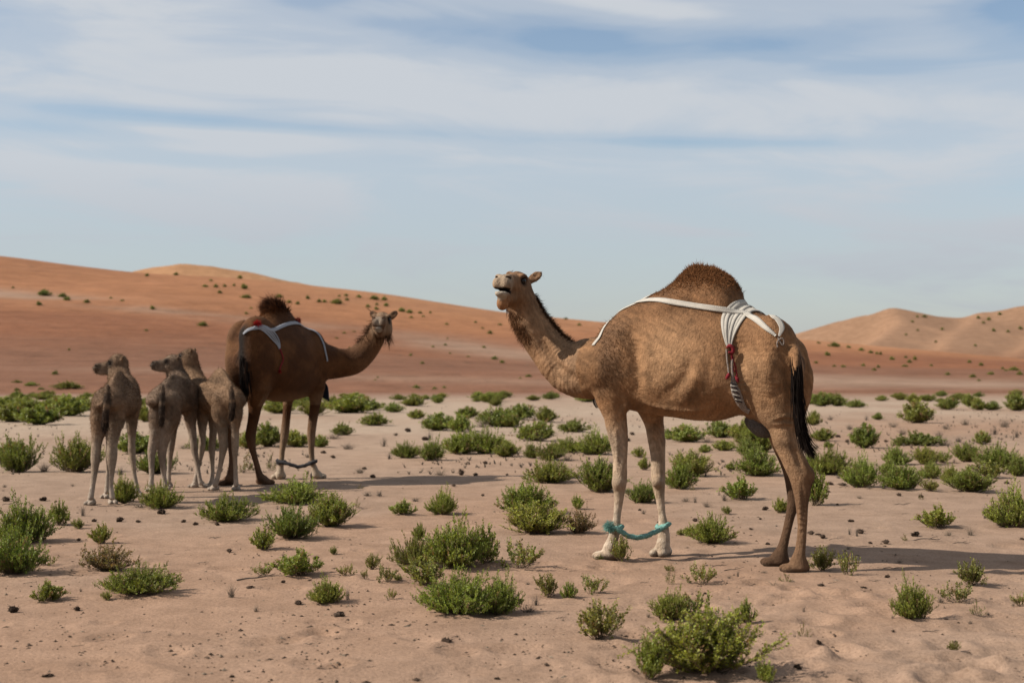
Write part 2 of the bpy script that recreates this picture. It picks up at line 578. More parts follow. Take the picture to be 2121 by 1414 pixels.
def dune_col(X, Y, Z):
    px, py = proj(np.stack([X, Y, Z], -1))
    n = fbm(X * 0.03, Y * 0.05, 91, 4)
    nn = fbm(X * 0.012, Y * 0.03, 95, 3)
    ridge = np.interp(CX + FPX * X / RIDGE_Y, _rx, _rv)
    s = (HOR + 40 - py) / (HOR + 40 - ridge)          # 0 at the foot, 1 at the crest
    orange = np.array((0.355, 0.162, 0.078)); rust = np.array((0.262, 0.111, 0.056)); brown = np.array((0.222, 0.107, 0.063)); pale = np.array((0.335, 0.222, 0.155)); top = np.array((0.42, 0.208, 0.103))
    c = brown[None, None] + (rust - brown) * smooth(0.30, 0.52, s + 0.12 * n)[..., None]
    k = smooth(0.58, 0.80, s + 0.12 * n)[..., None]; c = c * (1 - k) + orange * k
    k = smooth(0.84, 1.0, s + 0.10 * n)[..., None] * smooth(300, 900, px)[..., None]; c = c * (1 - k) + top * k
    # pale gravel streaks across the slope
    for a, bnd, wd, am in ((np.interp(px, [-600, 0, 350, 700, 1250, 1700, 2200], [575, 608, 640, 682, 748, 785, 803]), 0, 12, 0.85),
                           (np.interp(px, [-600, 0, 700, 1250, 2200], [735, 752, 775, 790, 806]), 0, 7, 0.45),
                           (np.interp(px, [-600, 0, 700, 1250, 2200], [640, 662, 722, 772, 806]), 0, 5, 0.35)):
        k = (am * np.exp(-((py - a + 14 * nn) / wd) ** 2) * smooth(-0.35, 0.15, n))[..., None]
        c = c * (1 - k) + pale * k
    return c * (1 + 0.10 * n[..., None])


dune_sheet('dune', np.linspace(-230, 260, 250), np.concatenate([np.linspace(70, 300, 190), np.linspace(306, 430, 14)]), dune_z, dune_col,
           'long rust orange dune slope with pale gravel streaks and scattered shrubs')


def tents(X, Y, crests, k=1.2):
    out = np.full(X.shape, -60.0)
    for pts, sl, sr in crests:
        P = np.array(pts, float)
        best = np.full(X.shape, -60.0)
        for a, b in zip(P[:-1], P[1:]):
            d = b[:2] - a[:2]
            L2 = d @ d
            t = np.clip(((X - a[0]) * d[0] + (Y - a[1]) * d[1]) / L2, 0, 1)
            qx, qy = X - (a[0] + t * d[0]), Y - (a[1] + t * d[1])
            dist = np.hypot(qx, qy)
            side = d[0] * qy - d[1] * qx
            w = 0.5 + 0.5 * np.tanh(side / np.maximum(np.hypot(d[0], d[1]) * 4.0, 1e-3))
            slope = sl * w + sr * (1 - w)
            hgt = a[2] + (b[2] - a[2]) * t - (np.sqrt((slope * dist) ** 2 + 0.6) - 0.77)
            best = np.maximum(best, hgt)
        h = np.clip(k - np.abs(out - best), 0, None) / k
        out = np.maximum(out, best) + h * h * k / 4
    return out


def crest(pts, Y):
    out = []
    for p in pts:
        yy = p[2] if len(p) > 2 else Y
        out.append(tuple(W(p[0], p[1], yy)))
    return out


FAR_L = [(crest([(-400, 640), (100, 600), (270, 566), (330, 551), (380, 546), (430, 549), (500, 560), (600, 583), (720, 604), (900, 650)], 430), 0.30, 0.30),
         (crest([(380, 546, 430), (330, 590, 395), (300, 640, 350)], 0), 0.28, 0.4)]


def far_left_col(X, Y, Z):
    n = fbm(X * 0.02, Y * 0.02, 96, 3)[..., None]
    return np.array((0.44, 0.238, 0.12)) * (1 + 0.1 * n)


dune_sheet('dune', np.linspace(-260, 20, 110), np.linspace(320, 560, 80), lambda X, Y: tents(X, Y, FAR_L) + 0.5 * fbm(X * .03, Y * .03, 97, 2), far_left_col,
           'smooth pale dune crest peeping over the rust orange slope')

FAR_R = [(crest([(1380, 770), (1480, 738), (1560, 718), (1650, 692), (1750, 664), (1800, 652), (1850, 641), (1885, 650), (1930, 661), (1990, 658), (2050, 646), (2121, 633), (2250, 612), (2450, 600), (2800, 640)], 470), 0.32, 0.30),
         (crest([(1850, 641, 470), (1872, 668, 430), (1838, 694, 395), (1800, 716, 365), (1740, 742, 330)], 0), 0.22, 0.62),
         (crest([(2030, 652, 468), (2012, 676, 430), (1975, 698, 392), (1960, 724, 350), (1930, 748, 318)], 0), 0.20, 0.62),
         (crest([(2250, 612, 470), (2215, 660, 420), (2165, 702, 375), (2120, 728, 340), (2080, 750, 312)], 0), 0.20, 0.60),
         (crest([(2800, 640, 470), (2600, 690, 420), (2430, 735, 350)], 0), 0.3, 0.4)]


def far_right_col(X, Y, Z):
    n = fbm(X * 0.025, Y * 0.02, 98, 3)[..., None]
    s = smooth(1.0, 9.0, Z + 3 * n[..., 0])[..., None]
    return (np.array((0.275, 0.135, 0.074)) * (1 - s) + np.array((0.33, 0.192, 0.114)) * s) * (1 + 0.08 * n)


def far_right_z(X, Y):
    z = tents(X, Y, FAR_R, 2.5) + 0.35 * fbm(X * .05, Y * .05, 99, 3)
    apron = 4.2 * smooth(240, 400, Y) * smooth(30, 110, X) - 0.6 * smooth(300, 240, Y)
    h = np.clip(3 - np.abs(z - apron), 0, None) / 3
    return np.maximum(z, apron) + h * h * 0.75


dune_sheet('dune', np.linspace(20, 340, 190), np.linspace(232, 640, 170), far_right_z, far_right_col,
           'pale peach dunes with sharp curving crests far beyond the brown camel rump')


# ------------------------------------------------------------------ animals: a body is one continuous surface grown from blended volumes
def unit(v):
    v = np.asarray(v, float)
    return v / np.linalg.norm(v)


def catmull(P, n):
    """P: (m, d) control rows -> smooth polyline with n samples per span."""
    P = np.asarray(P, float)
    Q = np.vstack([2 * P[0] - P[1], P, 2 * P[-1] - P[-2]])
    out = []
    for i in range(1, len(Q) - 2):
        for t in np.linspace(0, 1, n, endpoint=False):
            a, b, c, d = Q[i - 1], Q[i], Q[i + 1], Q[i + 2]
            out.append(0.5 * ((2 * b) + (c - a) * t + (2 * a - 5 * b + 4 * c - d) * t * t + (3 * b - a - 3 * c + d) * t ** 3))
    out.append(P[-1])
    return np.array(out)


class Sdf:
    def __init__(self, lo, hi, h):
        self.lo, self.h = np.asarray(lo, float), h
        self.n = np.ceil((np.asarray(hi) - self.lo) / h).astype(int) + 1
        self.a = np.full(self.n, 0.25, np.float32)
        self.ax = [(self.lo[i] + np.arange(self.n[i]) * h).astype(np.float32) for i in range(3)]

    def sub(self, lo, hi):
        i0 = np.clip(np.floor((np.asarray(lo) - self.lo) / self.h).astype(int), 0, self.n)
        i1 = np.clip(np.ceil((np.asarray(hi) - self.lo) / self.h).astype(int) + 1, 0, self.n)
        s = tuple(slice(a, b) for a, b in zip(i0, i1))
        return s, self.ax[0][s[0]][:, None, None], self.ax[1][s[1]][None, :, None], self.ax[2][s[2]][None, None, :]

    def merge(self, s, d, k):
        a = self.a[s]
        if k <= 0:
            self.a[s] = np.minimum(a, d)
        else:
            h = np.maximum(k - np.abs(a - d), 0) / k
            self.a[s] = np.minimum(a, d) - h * h * (k * 0.25)

    def carve(self, s, d, k):
        a = self.a[s]
        h = np.maximum(k - np.abs(a + d), 0) / k
        self.a[s] = np.maximum(a, -d) + h * h * (k * 0.25)

    def tube(self, rows, k=0.03, n=5, squash=None, smooth_path=True):
        """rows of (x, y, z, r); squash = (axis, factor) flattens the section along the axis."""
        R = catmull(rows, n) if smooth_path and len(rows) > 2 else np.asarray(rows, float)
        m = R[:, 3].max() + k + 0.02
        s, X, Y, Z = self.sub(R[:, :3].min(0) - m, R[:, :3].max(0) + m)
        if 0 in self.a[s].shape:
            return
        best = None
        if squash is not None:
            ax, f = unit(squash[0]), squash[1]
            g = 1.0 / f - 1.0
        for a, b in zip(R[:-1], R[1:]):
            ba = b[:3] - a[:3]
            px, py, pz = X - a[0], Y - a[1], Z - a[2]
            if squash is not None:
                # stretch space along the axis, about the segment's own line
                t0 = (px * ba[0] + py * ba[1] + pz * ba[2]) / (ba @ ba + 1e-9)
                t0 = np.clip(t0, 0, 1)
                qx, qy, qz = px - t0 * ba[0], py - t0 * ba[1], pz - t0 * ba[2]
                dd = (qx * ax[0] + qy * ax[1] + qz * ax[2]) * g
                d = np.sqrt((qx + dd * ax[0]) ** 2 + (qy + dd * ax[1]) ** 2 + (qz + dd * ax[2]) ** 2) - (a[3] + (b[3] - a[3]) * t0)
            else:
                t0 = np.clip((px * ba[0] + py * ba[1] + pz * ba[2]) / (ba @ ba + 1e-9), 0, 1)
                d = np.sqrt((px - t0 * ba[0]) ** 2 + (py - t0 * ba[1]) ** 2 + (pz - t0 * ba[2]) ** 2) - (a[3] + (b[3] - a[3]) * t0)
            best = d if best is None else np.minimum(best, d)
        self.merge(s, best, k)

    def ell(self, c, axes, r, k=0.03, carve=False):
        c = np.asarray(c, float)
        m = max(r) + k + 0.01
        s, X, Y, Z = self.sub(c - m, c + m)
        if 0 in self.a[s].shape:
            return
        px, py, pz = X - c[0], Y - c[1], Z - c[2]
        q2 = 0; g2 = 0
        for ax, ri in zip(axes, r):
            t = (px * ax[0] + py * ax[1] + pz * ax[2]) / ri
            q2 = q2 + t * t
            g2 = g2 + (t / ri) ** 2
        q = np.sqrt(q2)
        d = (q - 1) * q / np.sqrt(g2 + 1e-9)
        d = np.maximum(d, -min(r))
        (self.carve if carve else self.merge)(s, d, k)

    def loft(self, C, eu, ev, st, k=0.03, egg=0.15):
        """stations (u, ztop, zbot, halfwidth) along the heading eu."""
        S = catmull(sorted(st), 8)
        S = S[np.argsort(S[:, 0])]
        us = S[:, 0]
        m = S[:, 3].max() + k + 0.03
        e0, e1 = C + eu * us[0], C + eu * us[-1]
        lo = np.minimum(e0, e1) - m; hi = np.maximum(e0, e1) + m
        lo[2] = S[:, 2].min() - k - 0.02; hi[2] = S[:, 1].max() + k + 0.02
        s, X, Y, Z = self.sub(lo, hi)
        u = (X - C[0]) * eu[0] + (Y - C[1]) * eu[1]
        v = (X - C[0]) * ev[0] + (Y - C[1]) * ev[1]
        uc = np.clip(u, us[0], us[-1])
        zt, zb, hw = (np.interp(uc, us, S[:, i]) for i in (1, 2, 3))
        hz, zc = np.maximum((zt - zb) / 2, 0.01), (zt + zb) / 2
        hw = np.maximum(hw, 0.01)
        zz = (Z - zc) / hz
        w = hw * (1 - egg * np.clip(zz, -1, 1))
        q = np.sqrt((v / w) ** 2 + zz ** 2)
        d = (q - 1) * q / np.sqrt((v / w ** 2) ** 2 + (zz / hz) ** 2 + 1e-6)
        d = np.maximum(d, -np.minimum(hw, hz))
        du = np.abs(u - uc)
        d = np.where(du > 0, np.sqrt(np.maximum(d + .02, 0) ** 2 + du ** 2) - .02, d)
        self.merge(s, d.astype(np.float32), k)

    def mesh(self):
        g = vdb.FloatGrid(0.25)
        g.copyFromArray(np.ascontiguousarray(self.a))
        g.transform = vdb.createLinearTransform(voxelSize=1.0)
        p, q = g.convertToQuads(isovalue=0.0)
        p = np.asarray(p, float) * self.h + self.lo
        return p, np.asarray(q)


def head_axes(f, roll=0.0):
    f = unit(f)
    l = unit(np.cross((0, 0, 1.0), f))
    up = np.cross(f, l)
    if roll:
        l, up = l * math.cos(roll) + up * math.sin(roll), up * math.cos(roll) - l * math.sin(roll)
    return f, l, up


def add_head(sd, P, f, s, roll=0.0, mouth=0.0, ear=1.0, calf=False, chin_bag=False):
    """camel head: P = middle of the skull, f = the way the nose points. Returns eye positions and axes."""
    F, L, U = head_axes(f, roll)
    A = (F, L, U)

    def at(a, b, c):
        return np.asarray(P) + (F * a + L * b + U * c) * s

    def T(rows, k, sq=None, n=4):
        sd.tube([tuple(at(*r[:3])) + (r[3] * s,) for r in rows], k * s, n, (L, sq) if sq else None)
    sd.ell(at(-0.015, 0, 0.0), A, np.array((.135, .095, .105)) * s, 0.05 * s)
    # face from brow to nose: high bridge, tapering
    T([(.03, 0, .005, .098), (.13, 0, -.015, .082), (.23, 0, -.035, .070), (.31, 0, -.045, .062)], 0.04, 0.92)
    for e in (1, -1):
        sd.ell(at(.090, e * .076, .048), A, np.array((.056, .032, .030)) * s, 0.02 * s)      # brow ridge
        sd.ell(at(.03, e * .066, -.092), A, np.array((.095, .046, .075)) * s, 0.05 * s)       # cheek
        sd.ell(at(.335, e * .033, -.058), A, np.array((.052, .042, .060)) * s, 0.018 * s)    # split upper lip
        sd.ell(at(.305, e * .042, -.006), A, np.array((.050, .030, .030)) * s, 0.02 * s)     # nostril flap
    # jaw
    dj = -0.032 * mouth
    T([(-.03, 0, -.09, .080), (.08, 0, -.110 + dj * .3, .064), (.20, 0, -.116 + dj * .8, .050), (.29, 0, -.116 + dj, .044)], 0.03, 0.95)
    sd.ell(at(.328, 0, -.113 + dj * 1.1), A, np.array((.050, .056, .028)) * s, 0.018 * s)     # lower lip
    if chin_bag:
        sd.ell(at(.265, -.012, -.180 + dj), A, np.array((.050, .044, .050)) * s, 0.03 * s)
    # mouth line or open mouth
    sd.ell(at(.37, 0, -.099 + dj * .55), A, np.array((.085 + .03 * mouth, .10, .004 + .022 * mouth)) * s, 0.006 * s, carve=True)
    for e in (1, -1):
        sd.ell(at(.335, e * .045, -.014), (unit(F + L * e * .4), L, U), np.array((.030, .022, .0075)) * s, 0.008 * s, carve=True)
        sd.ell(at(.110, e * .098, .022), A, np.array((.034, .026, .028)) * s, 0.015 * s, carve=True)
    sd.ell(at(.39, 0, -.045), A, np.array((.022, .006, .05)) * s, 0.008 * s, carve=True)       # lip cleft
    # ears
    for e in (1, -1):
        d = unit(L * e * 0.66 + U * 0.68 - F * 0.32)
        side = unit(np.cross(d, F)); nrm = unit(np.cross(side, d))
        b = at(-.085, e * .070, .065)
        sd.tube([tuple(b + d * t * s * ear) + (r * s,) for t, r in ((-.01, .028), (.035, .040), (.075, .036), (.108, .012))], 0.02 * s, 4, (nrm, 0.55))
        sd.ell(b + d * .072 * s * ear + nrm * .022 * s, (d, side, nrm), np.array((.046, .020, .016)) * s, 0.008 * s, carve=True)
    return [at(.103, e * .079, .018) for e in (1, -1)], A, at


def add_foot(sd, P, toe, s):
    """splayed two-toed pad on the ground at P."""
    t = unit((toe[0], toe[1], 0)); l = np.array((-t[1], t[0], 0)); z = np.array((0, 0, 1.0))
    P = np.asarray(P, float)
    sd.ell(P + z * .035 * s, (t, l, z), np.array((.105, .085, .045)) * s, 0.03 * s)
    for e in (1, -1):
        sd.ell(P + t * .075 * s + l * e * .038 * s + z * .030 * s, (t, l, z), np.array((.065, .044, .038)) * s, 0.012 * s)
    sd.ell(P + t * .135 * s + z * .04 * s, (t, l, z), np.array((.055, .007, .06)) * s, 0.008 * s, carve=True)
    sd.ell(P - t * .02 * s + z * .075 * s, (t, l, z), np.array((.065, .055, .05)) * s, 0.04 * s)


def leg_rows(rows, Yt, Yf):
    """rows of (px, py, width px), top to bottom; depth runs from Yt at the top to Yf at the foot."""
    y0, y1 = rows[0][1], rows[-1][1]
    out = []
    for px, py, w in rows:
        Y = Yt + (Yf - Yt) * (py - y0) / (y1 - y0)
        p = W(px, py, Y)
        out.append((p[0], p[1], p[2], w / 2 * Y / FPX))
    return out


def vnormals(me):
    n = np.zeros(len(me.vertices) * 3, np.float32)
    me.vertex_normals.foreach_get('vector', n)
    return n.reshape(-1, 3)


def hair_mesh(name, parent, V, Q, NV, Cv, mask, count, length, width, dirf, seed, jitter=0.25, curl=0.0, tint=(1, 1, 1), cvar=0.2, segs=1, lift=None, soft=False):
    """tapering blades rooted on the body surface; mask(P, N) gives the density; dirf(P, N) the lie of the coat."""
    r = np.random.default_rng(seed)
    P4 = V[Q]
    cen = P4.mean(1)
    w = mask(cen, NV[Q].mean(1)) * np.linalg.norm(np.cross(P4[:, 2] - P4[:, 0], P4[:, 3] - P4[:, 1]), axis=1)
    w = np.maximum(w, 0)
    if w.sum() <= 0:
        return None
    pick = r.choice(len(Q), count, p=w / w.sum())
    a, b = r.random(count)[:, None], r.random(count)[:, None]
    q = Q[pick]
    def bil(A):
        return (A[q[:, 0]] * (1 - a) + A[q[:, 1]] * a) * (1 - b) + (A[q[:, 3]] * (1 - a) + A[q[:, 2]] * a) * b
    P, Nn, Cc = bil(V), bil(NV), bil(Cv)
    Nn = Nn / np.linalg.norm(Nn, axis=1, keepdims=True)
    D = dirf(P, Nn) + r.normal(0, jitter, (count, 3))
    D = D / np.linalg.norm(D, axis=1, keepdims=True)
    ln = (length if np.isscalar(length) else length(P)) * r.uniform(0.55, 1.25, count)
    ln = np.asarray(ln)[:, None]
    side = np.cross(D, Nn) + r.normal(0, 0.2, (count, 3))
    side = side / np.linalg.norm(side, axis=1, keepdims=True) * (width * r.uniform(0.7, 1.3, count))[:, None] * 0.5
    P = P - Nn * 0.003
    bend = r.normal(0, 1, (count, 3)) * curl * ln + np.array((0, 0, -1.0)) * 0.12 * ln * (1 if segs > 1 else 0)
    col_ = Cc * np.array(tint) * (1 + r.normal(0, cvar, (count, 1)))
    col_ = np.clip(col_, 0.004, 0.9)
    if segs == 1:
        vv = np.stack([P - side, P + side, P + D * ln], 1).reshape(-1, 3)
        ff = np.arange(count * 3).reshape(-1, 3)
        k = 3
    else:
        m = P + D * ln * 0.5 + bend * 0.25
        t = P + D * ln + bend
        vv = np.stack([P - side, P + side, m + side * .8, m - side * .8, t], 1).reshape(-1, 3)
        i = np.arange(count)[:, None] * 5
        ff = np.concatenate([i + np.array([[0, 1, 2]]), i + np.array([[0, 2, 3]]), i + np.array([[3, 2, 4]])], 0)
        k = 5
    nn = np.repeat(Nn * 0.9 + D * 0.25, k, 0) if soft else None
    if nn is not None:
        nn = nn / np.linalg.norm(nn, axis=1, keepdims=True)
    cc = np.repeat(col_, k, 0)
    o = mesh_obj(name, vv - np.array(parent.location), ff, HAIR, parent, True, cc, normals=nn)
    o['kind'] = 'stuff'
    return o


def strand_tail(name, parent, paths, width, color, seed, n, spread, cvar=0.3):
    """hanging hair: n long tapering strands following a polyline with random offsets."""
    r = np.random.default_rng(seed)
    R = catmull(paths, 6)
    m = len(R)
    vv, ff, cc = [], [], []
    for i in range(n):
        s0 = r.integers(0, int(m * 0.62))
        s1 = min(m - 1, s0 + r.integers(int(m * 0.25), int(m * 0.6)))
        seg = R[s0:s1 + 1]
        t = np.linspace(0, 1, len(seg))[:, None]
        off = r.normal(0, 1, 3) * spread
        off2 = off * r.uniform(0.6, 2.0) + r.normal(0, 1, 3) * spread * 0.5
        rad = seg[:, 3:4] * 0.8
        on = unit(r.normal(0, 1, 3))
        C = seg[:, :3] + on * rad * (1 - 0.5 * t) + off * (1 - t) * 0.3 + off2 * t
        T = unit(C[-1] - C[0])
        sd_ = unit(np.cross(T, r.normal(0, 1, 3))) * width * r.uniform(.6, 1.3)
        base = len(vv)
        col_ = np.array(color) * (1 + r.normal(0, cvar))
        for j in range(len(C)):
            w = 0.5 * (1 - (j / (len(C) - 1)) ** 2 * 0.95)
            vv += [C[j] - sd_ * w, C[j] + sd_ * w]
            cc += [col_, col_]
        for j in range(len(C) - 1):
            k = base + 2 * j
            ff.append((k, k + 1, k + 3, k + 2))
    o = mesh_obj(name, np.array(vv) - np.array(parent.location), np.array(ff), HAIR, parent, True, np.clip(np.array(cc), .003, .9))
    o['kind'] = 'stuff'
    return o


def sphere_obj(name, parent, c, r, mat, seg=14):
    v, f = [], []
    for i in range(seg // 2 + 1):
        th = math.pi * i / (seg // 2)
        for j in range(seg):
            ph = 2 * math.pi * j / seg
            v.append((c[0] + r * math.sin(th) * math.cos(ph), c[1] + r * math.sin(th) * math.sin(ph), c[2] + r * math.cos(th)))
    for i in range(seg // 2):
        for j in range(seg):
            a, b = i * seg + j, i * seg + (j + 1) % seg
            f.append((a, b, b + seg, a + seg))
    return mesh_obj(name, np.array(v) - np.array(parent.location), f, mat, parent)


class Animal:
    """an animal: an Empty at its feet, one body mesh, eyes and hair as children."""
    def __init__(self, name, C, heading, lo, hi, h, mat):
        self.C = np.array((C[0], C[1], 0.0))
        self.eu = unit((heading[0], heading[1], 0)); self.ev = np.array((-self.eu[1], self.eu[0], 0.0))
        self.sd = Sdf(lo, hi, h)
        self.root = empty(name, self.C)
        self.mat = mat

    def p(self, u, v, z):
        return self.C + self.eu * u + self.ev * v + np.array((0, 0, z))

    def uvz(self, P):
        d = P - self.C
        return d @ self.eu, d @ self.ev, P[:, 2]

    def sag(self, px, py):
        """pixel -> (u, z) on the animal's own middle plane."""
        r = ray(px, py); o = np.array((0, 0, CAMZ))
        t = ((self.C - o) @ self.ev) / (r @ self.ev)
        q = o + r * t
        return (q - self.C) @ self.eu, q[2]

    def finish(self, colour, disp=None):
        V, Q = self.sd.mesh()
        # relax the surface a little
        E = np.concatenate([Q[:, [0, 1]], Q[:, [1, 2]], Q[:, [2, 3]], Q[:, [3, 0]]])
        for lam in (0.45, -0.35, 0.45, -0.35, 0.3):
            acc = np.zeros_like(V); cnt = np.zeros(len(V))
            for c in range(3):
                acc[:, c] = np.bincount(E[:, 0], V[E[:, 1], c], len(V)) + np.bincount(E[:, 1], V[E[:, 0], c], len(V))
            cnt = np.bincount(E[:, 0], minlength=len(V)) + np.bincount(E[:, 1], minlength=len(V))
            V = V + lam * (acc / np.maximum(cnt, 1)[:, None] - V)
        V[:, 2] = np.maximum(V[:, 2], ground_z(V[:, 0], V[:, 1]) - 0.02)
        if disp is not None:
            self.sd_q = Q
            V = disp(V)
        a, b, c = V[Q[:, 0]], V[Q[:, 1]], V[Q[:, 2]]
        vol = np.einsum('ij,ij->i', a, np.cross(b, c)).sum()
        if vol < 0:
            Q = Q[:, ::-1].copy()
        self.V, self.Q = V, Q
        self.col = np.clip(colour(V), 0.004, 0.9)
        self.body = mesh_obj('body', V - self.C, Q, self.mat, self.root, True, self.col)
        self.NV = vnormals(self.body.data)
        self.bvh = BVHTree.FromPolygons([tuple(v) for v in V], [tuple(q) for q in Q])

    def hair(self, name, mask, count, length, width, dirf, seed, **kw):
        return hair_mesh(name, self.root, self.V, self.Q, self.NV, self.col, mask, count, length, width, dirf, seed, **kw)

    def eyes(self, pts, r):
        for e in pts:
            sphere_obj('eye', self.root, e, r, EYE)

    def hit(self, px, py):
        """the point of the body's surface under a photo pixel."""
        r = ray(px, py)
        loc, nrm, idx, dist = self.bvh.ray_cast(Vector((0, 0, CAMZ)), Vector(r).normalized())
        for k in range(1, 20):
            if loc is not None:
                break
            loc, nrm, idx, dist = self.bvh.ray_cast(Vector((0, 0, CAMZ)), Vector(ray(px, py + 1.5 * k)).normalized())
        if loc is None:
            loc = Vector(W(px, py, self.C[1]))
            loc, nrm, idx, dist = self.bvh.find_nearest(loc)
        return np.array(loc)

    def mirror(self, P):
        d = (P - self.C) @ self.ev
        return P - 2 * d * self.ev


def rough_normals(V, Q):
    fn = np.cross(V[Q[:, 2]] - V[Q[:, 0]], V[Q[:, 3]] - V[Q[:, 1]])
    n = np.zeros_like(V)
    for k in range(4):
        for c in range(3):
            n[:, c] += np.bincount(Q[:, k], fn[:, c], len(V))
    return n / np.maximum(np.linalg.norm(n, axis=1, keepdims=True), 1e-9)


def strokes(V, nrm, side, marks, soft=.02):
    """raise or sink the skin along lines given in photo pixels, on the side the marks were seen on."""
    px, py = proj(V)
    d = np.zeros(len(V))
    for amp, wd, pts in marks:
        R = catmull(np.array(pts, float), 6)
        w = np.where(side & (px > R[:, 0].min() - 4 * wd) & (px < R[:, 0].max() + 4 * wd) & (py > R[:, 1].min() - 4 * wd) & (py < R[:, 1].max() + 4 * wd))[0]
        if not len(w):
            continue
        D = np.hypot(px[w][:, None] - R[None, :, 0], py[w][:, None] - R[None, :, 1])
        i = D.argmin(1)
        ends = np.sin(np.pi * np.clip(i / (len(R) - 1), .04, .96)) ** .6
        d[w] += 1.75 * amp * ends * np.exp(-(D.min(1) / wd) ** 2)
    return V + nrm * d[:, None]


def blend(c, a, k):
    k = np.clip(k, 0, 1)[:, None]
    return c * (1 - k) + np.asarray(a) * k


def near(P, c, r, soft=0.5):
    d = np.linalg.norm(P - np.asarray(c), axis=1)
    return 1 - smooth(r * (1 - soft), r, d)


# ============================================================ the tan camel with the white harness
def build_tan_camel():
    A = Animal('camel', (1.28, 9.90), (-0.866, 0.5), (-0.20, 8.75, -0.06), (2.45, 10.95, 2.22), 0.0105, HIDE)
    sd = A.sd
    def S(u, yt, yb, hw):
        P = A.p(u, 0, 1.5)
        px = proj(P)[0]
        return (u, W(px, yt, P[1])[2], W(px, yb, P[1])[2], hw)
    sd.loft(A.C, A.eu, A.ev, [S(.78, 742, 792, .06), S(.71, 684, 822, .20), S(.58, 648, 842, .27), S(.42, 625, 853, .30), S(.22, 617, 862, .335), S(0, 615, 872, .365),
                              S(-.2, 620, 870, .36), S(-.4, 637, 848, .31), S(-.54, 660, 815, .26), S(-.65, 688, 795, .21), S(-.71, 710, 790, .16), S(-.745, 736, 778, .09)], 0.05, 0.16)
    # hump
    def SH(px, yt, hw, yb=668):
        u, zt = A.sag(px, yt)
        return (u, zt, A.sag(px, yb)[1], hw)
    sd.loft(A.C, A.eu, A.ev, [SH(1326, 628, .05), SH(1352, 611, .14), SH(1378, 600, .175), SH(1398, 586, .185), SH(1413, 567, .185), SH(1427, 556, .185), SH(1450, 553, .19), SH(1478, 557, .195), SH(1504, 570, .195), SH(1525, 590, .175), SH(1537, 618, .12), SH(1547, 642, .06)], 0.045, 0.50)
    ax = A.ev
    # haunches: croup, thigh and gaskin of both hind legs
    YL, YR = 9.47, 9.80
    for side, (rows_u, rows_l, Yt, Yf) in {1: (
            [(1586, 722, 138), (1597, 772, 138), (1602, 818, 112), (1612, 850, 84), (1620, 878, 60)],
            [(1612, 850, 78), (1621, 876, 58), (1624, 904, 53), (1636, 936, 48), (1651, 967, 49), (1658, 985, 48), (1661, 1016, 37), (1661, 1044, 27), (1662, 1091, 20), (1658, 1135, 22), (1653, 1160, 29)], YL, 9.42),
            -1: (
            [(1618, 742, 112), (1630, 788, 112), (1628, 832, 92), (1616, 868, 66)],
            [(1608, 840, 76), (1612, 876, 56), (1620, 910, 50), (1634, 945, 46), (1644, 978, 44), (1645, 1010, 34), (1643, 1040, 25), (1634, 1080, 19), (1624, 1122, 20), (1616, 1150, 27)], YR, 9.70)}.items():
        sd.tube(leg_rows(rows_u, Yt + (0.02 if side > 0 else 0.0), Yt), 0.07, 5, (ax, 0.62))
        sd.tube(leg_rows(rows_l, Yt, Yf), 0.035, 5, (ax, 0.86))
    # hock points
    for px, py, Y in ((1677, 985, 9.43), (1660, 978, 9.73)):
        p = W(px, py, Y)
        sd.ell(p, (A.eu, A.ev, np.array((0, 0, 1.))), (.035, .035, .05), 0.03)
    # fore legs
    for rows_u, rows_l, Yt, Yf in (
            ([(1292, 725, 84), (1276, 765, 92), (1266, 808, 80), (1270, 842, 58)],
             [(1268, 820, 66), (1272, 850, 51), (1281, 904, 40), (1284, 950, 30), (1284, 982, 31), (1283, 1003, 29), (1282, 1030, 21), (1278, 1070, 16), (1275, 1094, 21), (1270, 1115, 23), (1263, 1134, 28)], 10.02, 10.08),
            ([(1330, 740, 110), (1338, 800, 90), (1350, 845, 56)],
             [(1342, 820, 66), (1352, 862, 44), (1359, 904, 36), (1363, 948, 30), (1363, 980, 31), (1364, 1000, 28), (1367, 1030, 20), (1371, 1063, 16), (1374, 1090, 22), (1375, 1112, 26), (1373, 1132, 30)], 10.33, 10.25)):
        sd.tube(leg_rows(rows_u, Yt - .045, Yt - .02), 0.035, 5, (ax, 0.62))
        sd.tube(leg_rows(rows_l, Yt, Yf), 0.03, 5, (ax, 0.92))
    I = (A.eu, A.ev, np.array((0, 0, 1.)))
    for px, py, Y, r in ((1296, 836, 9.98, .045), (1348, 850, 10.15, .085), (1281, 1000, 10.03, .042), (1361, 998, 10.22, .042)):
        sd.ell(W(px, py, Y), I, (r, r, r), 0.03)
    # feet
    for px, py, toe, s in ((1262, 1155, (-1, -.12), .86), (1371, 1148, (-.45, -.9), .86), (1651, 1183, (-1, -.1), .82), (1610, 1171, (-1, 0), .82)):
        g = G(px, py)
        add_foot(sd, (g[0], g[1], ground_z(g[0], g[1]) - .004), toe, s)
    # belly crease, groin fold, groove behind the shoulder
    sd.tube([tuple(W(px, py, Y)) + (r,) for px, py, Y, r in ((1560, 830, 9.62, .10), (1545, 800, 9.56, .12), (1560, 760, 9.5, .10))], 0.10, 4)
    # neck
    rows = [(1264, 762, 124, 10.06), (1230, 764, 126, 10.20), (1200, 766, 114, 10.28), (1171, 755, 101, 10.33), (1143, 729, 86, 10.36), (1117, 697, 78, 10.37), (1097, 664, 73, 10.36), (1084, 634, 66, 10.35), (1076, 608, 54, 10.35)]
    sd.tube([tuple(W(px, py, Y)) + (w / 2 * Y / FPX,) for px, py, w, Y in rows], 0.022, 6, ((0.3, -0.95, 0.0), 0.80))
